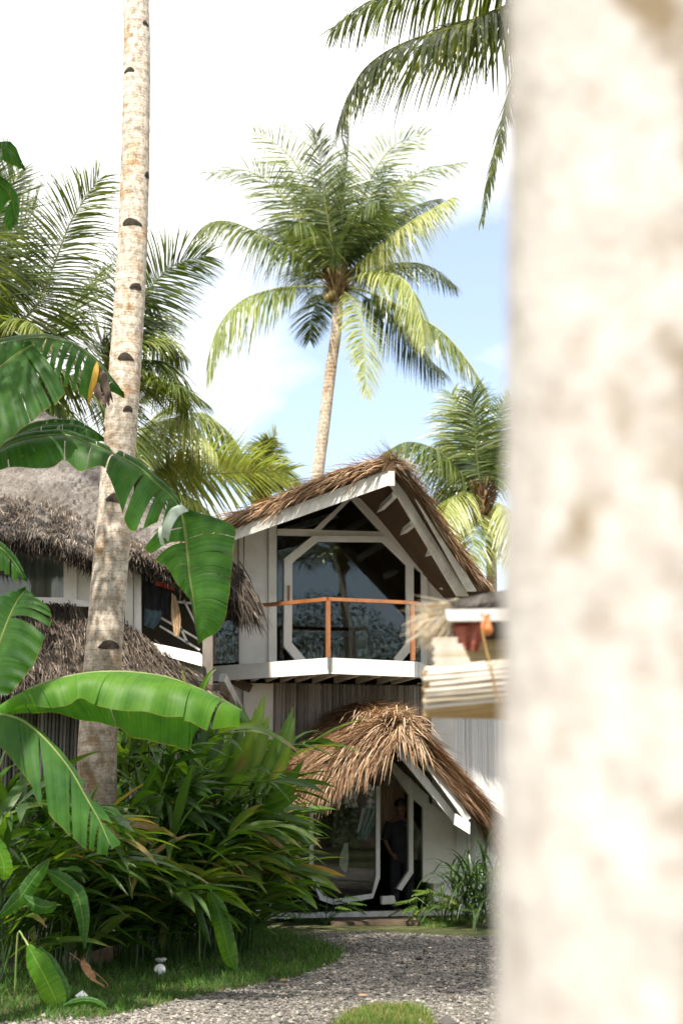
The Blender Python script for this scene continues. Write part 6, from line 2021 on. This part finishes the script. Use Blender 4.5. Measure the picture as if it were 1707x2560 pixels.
# ------------------------------------------------------------------ person in the doorway
def person():
    d = np.array([UD, -VD, ZD])
    foot = ground_of(WV(1003, 2200, 0.05)) + ZD * 0.06

    def q(x, f, z):
        return foot + UD * x + VD * f + ZD * z
    root = thing('person', 'person in dark clothes standing in shadow inside the porch doorway', 'person', foot)
    verts, edges, rad = [], [], []

    def v(p, r, par=None):
        verts.append(tuple(p - foot))
        rad.append(r)
        if par is not None:
            edges.append((par, len(verts) - 1))
        return len(verts) - 1
    pel = v(q(0, 0, 0.92), 0.135)
    wst = v(q(0, 0, 1.06), 0.12, pel)
    chs = v(q(0, 0.0, 1.28), 0.14, wst)
    shd = v(q(0, 0, 1.40), 0.10, chs)
    nck = v(q(0, 0.01, 1.48), 0.052, shd)
    hd0 = v(q(0, 0.02, 1.55), 0.070, nck)
    hd1 = v(q(0, 0.03, 1.62), 0.082, hd0)
    hd2 = v(q(0, 0.02, 1.70), 0.070, hd1)
    ns = v(q(0, 0.115, 1.60), 0.014, hd1)
    for s in (-1, 1):
        v(q(s * 0.085, 0.02, 1.61), 0.014, hd1)
        h = v(q(s * 0.10, 0, 0.86), 0.085, pel)
        k = v(q(s * 0.115, 0.03, 0.48), 0.058, h)
        a = v(q(s * 0.12, 0.0, 0.08), 0.040, k)
        v(q(s * 0.14, 0.15, 0.03), 0.032, a)
        sh = v(q(s * 0.19, 0, 1.38), 0.058, shd)
        el = v(q(s * 0.26, -0.02, 1.12), 0.042, sh)
        wr = v(q(s * 0.20, 0.12, 0.93), 0.028, el)
        pm = v(q(s * 0.17, 0.17, 0.89), 0.030, wr)
        for j, (fx, fz, fl) in enumerate(((-0.03, 0.0, 0.070), (-0.012, -0.012, 0.082), (0.006, -0.016, 0.078), (0.024, -0.016, 0.062))):
            k1 = v(q(s * (0.165 + fx), 0.20, 0.875 + fz), 0.009, pm)
            v(q(s * (0.155 + fx), 0.20 + fl * 0.5, 0.85 + fz), 0.008, k1)
        v(q(s * 0.13, 0.185, 0.915), 0.010, pm)
    me = bpy.data.meshes.new('body')
    me.from_pydata(verts, edges, [])
    me.materials.append(M['skin'])
    o = bpy.data.objects.new('body', me)
    COL.objects.link(o)
    o.parent = root
    OFF[o.name] = OFF[root.name]
    md = o.modifiers.new('skin', 'SKIN')
    for i, sv in enumerate(me.skin_vertices[0].data):
        sv.radius = (rad[i], rad[i])
        sv.use_root = (i == pel)
    o.modifiers.new('sub', 'SUBSURF').levels = 2
    o.modifiers['sub'].render_levels = 2
    # hair, eyes, mouth
    mb = MB()
    mb.sphere(q(0, 0.0, 1.70), (0.098, 0.10, 0.085), 16, 10)
    mb.build('hair', 'hair', root, smooth=True)
    for s in (-1, 1):
        MB().sphere(q(s * 0.032, 0.098, 1.625), 0.011, 8, 6).build('eye', 'eye', root, smooth=True)
    MB().sphere(q(0, 0.096, 1.555), (0.024, 0.010, 0.008), 8, 6).build('mouth', 'cloth_red', root, smooth=True)

    def sleeve(pts, rr, nm, mat):
        MB().tube(spline(pts, 12), np.interp(np.linspace(0, 1, 12), np.linspace(0, 1, len(rr)), rr), 14).build(nm, mat, root, smooth=True)
    # shirt torso: elliptical loft
    prof = [(0.86, 0.165, 0.125), (1.0, 0.155, 0.12), (1.15, 0.17, 0.13), (1.30, 0.195, 0.135), (1.40, 0.20, 0.11), (1.455, 0.09, 0.075)]
    a = np.linspace(0, 2 * np.pi, 21)
    rows = [[q(rx * math.cos(t), ry * math.sin(t), z) for t in a] for z, rx, ry in prof]
    mb = MB().grid(np.array(rows), 0.5)
    for s in (-1, 1):
        mb.tube(spline([q(s * 0.17, 0, 1.40), q(s * 0.225, -0.01, 1.26), q(s * 0.255, -0.02, 1.14)], 8), np.linspace(0.075, 0.062, 8), 12)
    mb.build('shirt', 'cloth_dark', root, smooth=True)
    mb = MB()
    rows = [[q(rx * math.cos(t), ry * math.sin(t), z) for t in a] for z, rx, ry in ((0.78, 0.17, 0.12), (0.9, 0.17, 0.128), (1.0, 0.15, 0.115))]
    mb.grid(np.array(rows), 0.5)
    for s in (-1, 1):
        mb.tube(spline([q(s * 0.09, 0, 0.88), q(s * 0.115, 0.03, 0.48), q(s * 0.12, 0.0, 0.09)], 12), np.linspace(0.105, 0.062, 12), 14)
    mb.build('trousers', 'cloth_dark', root, smooth=True)


person()

# ------------------------------------------------------------------ hut on the right with rolled bamboo blind
YH = 7.2
hut = thing('thatched_hut', 'small hut corner with grey netted thatch and white beam jutting in from the right', 'hut', ground_of(P(1500, 1700, YH + 0.6)))
top_e = [P(1095, 1507, YH + 0.15), P(1150, 1497, YH), P(1220, 1482, YH), P(1290, 1468, YH), P(1500, 1420, YH), P(1750, 1380, YH)]
top_r = [p + np.array([0.25, 2.4, 0.28]) for p in top_e]
mb = MB()
E2, R2 = resample(top_e, 50), resample(top_r, 50)
kk = np.linspace(0, 1, 14)
r = np.random.default_rng(21)
g = np.stack([E2 * (1 - k) + R2 * k for k in kk])
g[..., 2] += r.normal(0, 0.006, g.shape[:2]) + 0.012 * np.sin(np.linspace(0, 40, 50))[None]
fr = E2 - np.array([0, -0.02, 0.10])
mb.grid(g, 0.5)
mb.grid(np.stack([E2, E2 * 0.5 + fr * 0.5 + [0, -0.03, 0], fr]), 0.5, flip=True)
mb.build('roof_netting', 'net', hut)
mb = MB()
g2 = g - np.array([0, 0, 0.11])
mb.grid(g2, 0.3, flip=True)
n = 900
i = r.integers(0, 50, n)
p = E2[i] - np.array([0, -0.05, 0.06]) + r.normal(0, 0.02, (n, 3))
d = np.stack([r.normal(-0.2, 0.4, n), -r.uniform(0.0, 0.5, n), r.uniform(-0.25, 0.1, n)], 1)
mb.strands(p, d, np.tile(ZD, (n, 1)), r.uniform(0.06, 0.16, n), 0.008, 0.4, np.clip(r.normal(0.35, 0.2, n), 0, 1))
mb.build('roof', 'thatch_grey', hut)
mb = MB()
n = 520
tt = r.random(n)
p = P(1165, 1515, YH + .08) * (1 - tt)[:, None] + P(1118, 1545, YH + .1) * tt[:, None] + r.normal(0, 0.016, (n, 3))
an = np.clip(r.normal(0.40, 0.33, n), -0.25, 1.25)
d = np.stack([-np.cos(an), r.normal(-0.1, 0.25, n), -np.sin(an)], 1)
mb.strands(p, d, np.tile(-np.array([0, 1.0, 0]), (n, 1)), r.uniform(0.10, 0.27, n), r.uniform(0.006, 0.012, n), r.uniform(0.0, 0.5, n), np.clip(r.normal(0.72, 0.24, n), 0, 1))
mb.build('straw_fringe', 'straw', hut)
mb = MB().plate([P(1113, 1524, YH - .1), P(1800, 1510, YH - .1), P(1800, 1548, YH - .1), P(1122, 1552, YH - .1), P(1117, 1546, YH - .1)], [0, 0.05, 0])
mb.build('front_beam', 'white', hut)
mb = MB()
for k in range(7):
    y = 1605 + k * 8
    mb.tube([P(1150, y, YH + .75), P(1700, y - 4, YH + .75)], 0.014, 7, 0.25 + 0.1 * (k % 3))
mb.build('slat_wall', 'blind', hut)
mb = MB().plate([P(1128, 1560, YH + 1.0), P(1750, 1545, YH + 1.0), P(1750, 1650, YH + 1.0), P(1150, 1650, YH + 1.0)], [0, 0.05, 0])
mb.build('back_board', 'dark_wood', hut)
hb = ground_of(P(1560, 1700, YH))
mb = MB()
for x in (0, 1.6):
    for y in (0.1, 2.2):
        mb.tube([hb + [x, y, 0], hb + [x, y, 2.95]], 0.05, 10)
mb.build('post', 'white_old', hut)
# blind: hanging slats above and a fat roll below
bl = thing('bamboo_blind', 'bleached bamboo blind rolled up into a fat bundle below the hut beam', 'blind', P(1150, 1790, YH - 0.15))
mb = MB()
rr = np.random.default_rng(9)
for k in range(9):
    y = 1598 + k * 8.3
    x0 = 1077 + rr.uniform(-3, 4) if k < 2 else 1084 + rr.uniform(-3, 3)
    x1 = 1143 if k < 2 else 1155 + (k - 2) * 4.0
    mb.bar(P(x0, y, YH - 0.16), P(x1, y - 1.5, YH - 0.16), 0.008, 0.0120, tint=rr.uniform(0.45, 0.95))
mb.build('hanging_slats', 'blind', bl)
mb = MB()
cL, cR = P(1062, 1732, YH - 0.10), P(1320, 1708, YH - 0.10)
ax = nrm(cR - cL)
nS = 27
RX, RZ = 0.135, 0.120
for k in range(nS):
    a = k / nS * 2 * math.pi
    ecc = 1 + 0.06 * math.sin(a * 2 + 0.6)
    off = np.array([0, -math.cos(a) * RX * ecc, math.sin(a) * RZ * ecc])
    j = rr.uniform(-0.018, 0.018)
    tn = 0.78 + rr.uniform(-0.30, 0.20)
    if math.sin(a) < -0.72:  # underside slats darker and yellower, shade put into their tint
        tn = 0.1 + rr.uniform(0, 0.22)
    p0, p1 = cL + off + ax * j + rr.normal(0, 0.002, 3), cR + off + rr.normal(0, 0.002, 3)
    mb.tube(np.array([p0 * (1 - t) + p1 * t for t in (0, .2, .4, .6, .8, 1)]) + rr.normal(0, 0.0012, (6, 3)), 0.0118 * np.array([1, .95, 1.03, .96, 1.02, 1]), 7, tn)
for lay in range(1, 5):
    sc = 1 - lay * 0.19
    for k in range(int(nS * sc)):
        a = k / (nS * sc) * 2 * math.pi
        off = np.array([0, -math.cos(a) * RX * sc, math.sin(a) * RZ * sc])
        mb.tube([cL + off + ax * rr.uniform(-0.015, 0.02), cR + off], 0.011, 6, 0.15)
mb.build('blind_roll', 'blind', bl)
mb = MB()
for k in range(5):
    mb.tube([P(1068 + k, 1778 + k * 3.2, YH - 0.14 + 0.02 * k), P(1240, 1772 + k * 5.5, YH - 0.14 + 0.02 * k), P(1330, 1775 + k * 9, YH - 0.1)], 0.0085, 6, 0.12 + 0.1 * rr.random())
mb.build('loose_slats', 'blind', bl)
# rope with its orange gourd-like toggle
rp = thing('blind_cord', 'golden cord hanging from an orange gourd toggle on the white beam', 'cord', P(1215, 1560, YH - 0.3))
mb = MB()
cd = spline([P(1204, 1575, YH - .27), P(1215, 1625, YH - .27), P(1228, 1675, YH - .28), P(1238, 1725, YH - .27), P(1246, 1760, YH - .26)], 30)
mb.tube(cd, 0.0045, 7)
mb.tube(spline([P(1240, 1655, YH - .27), P(1230, 1665, YH - .28), P(1229, 1680, YH - .28)], 8), 0.003, 6)
mb.build('cord', 'rope', rp, smooth=True)
mb = MB()
prof = [(1544, 5), (1550, 9), (1558, 9), (1564, 11), (1572, 14), (1580, 14), (1586, 9), (1589, 1)]
a = np.linspace(0, 2 * np.pi, 17)
rows = []
for y, w in prof:
    c = P(1217, y, YH - .22)
    w = w / FPX * YH
    rows.append(np.stack([c[0] + w * np.cos(a), c[1] + w * np.sin(a), np.full(17, c[2])], 1))
mb.grid(np.array(rows), 0.5)
mb.tube(spline([P(1203, 1535, YH - .2), P(1212, 1542, YH - .24), P(1222, 1536, YH - .2), P(1216, 1548, YH - .22)], 14), 0.007, 7)
mb.tube(spline([P(1217, 1545, YH - .22), P(1206, 1556, YH - .26), P(1204, 1576, YH - .27)], 10), 0.006, 7)
mb.build('toggle', 'orange_shell', rp, smooth=True)
cloth('hanging_cloth', 'terracotta cloth drooping behind the white hut beam above the rolled blind', 'cloth_red', ([(1135, 1568), (1142, 1600), (1150, 1622)], [(1225, 1556), (1205, 1600), (1196, 1628)]), YH - 0.02, 0.02, 6)
cloth('hanging_cloth', 'folded orange red cloth under the left end of the hut beam', 'cloth_bright', ([(1128, 1556), (1134, 1566), (1140, 1574)], [(1200, 1556), (1200, 1570), (1190, 1582)]), YH + 0.05, 0.02, 7)
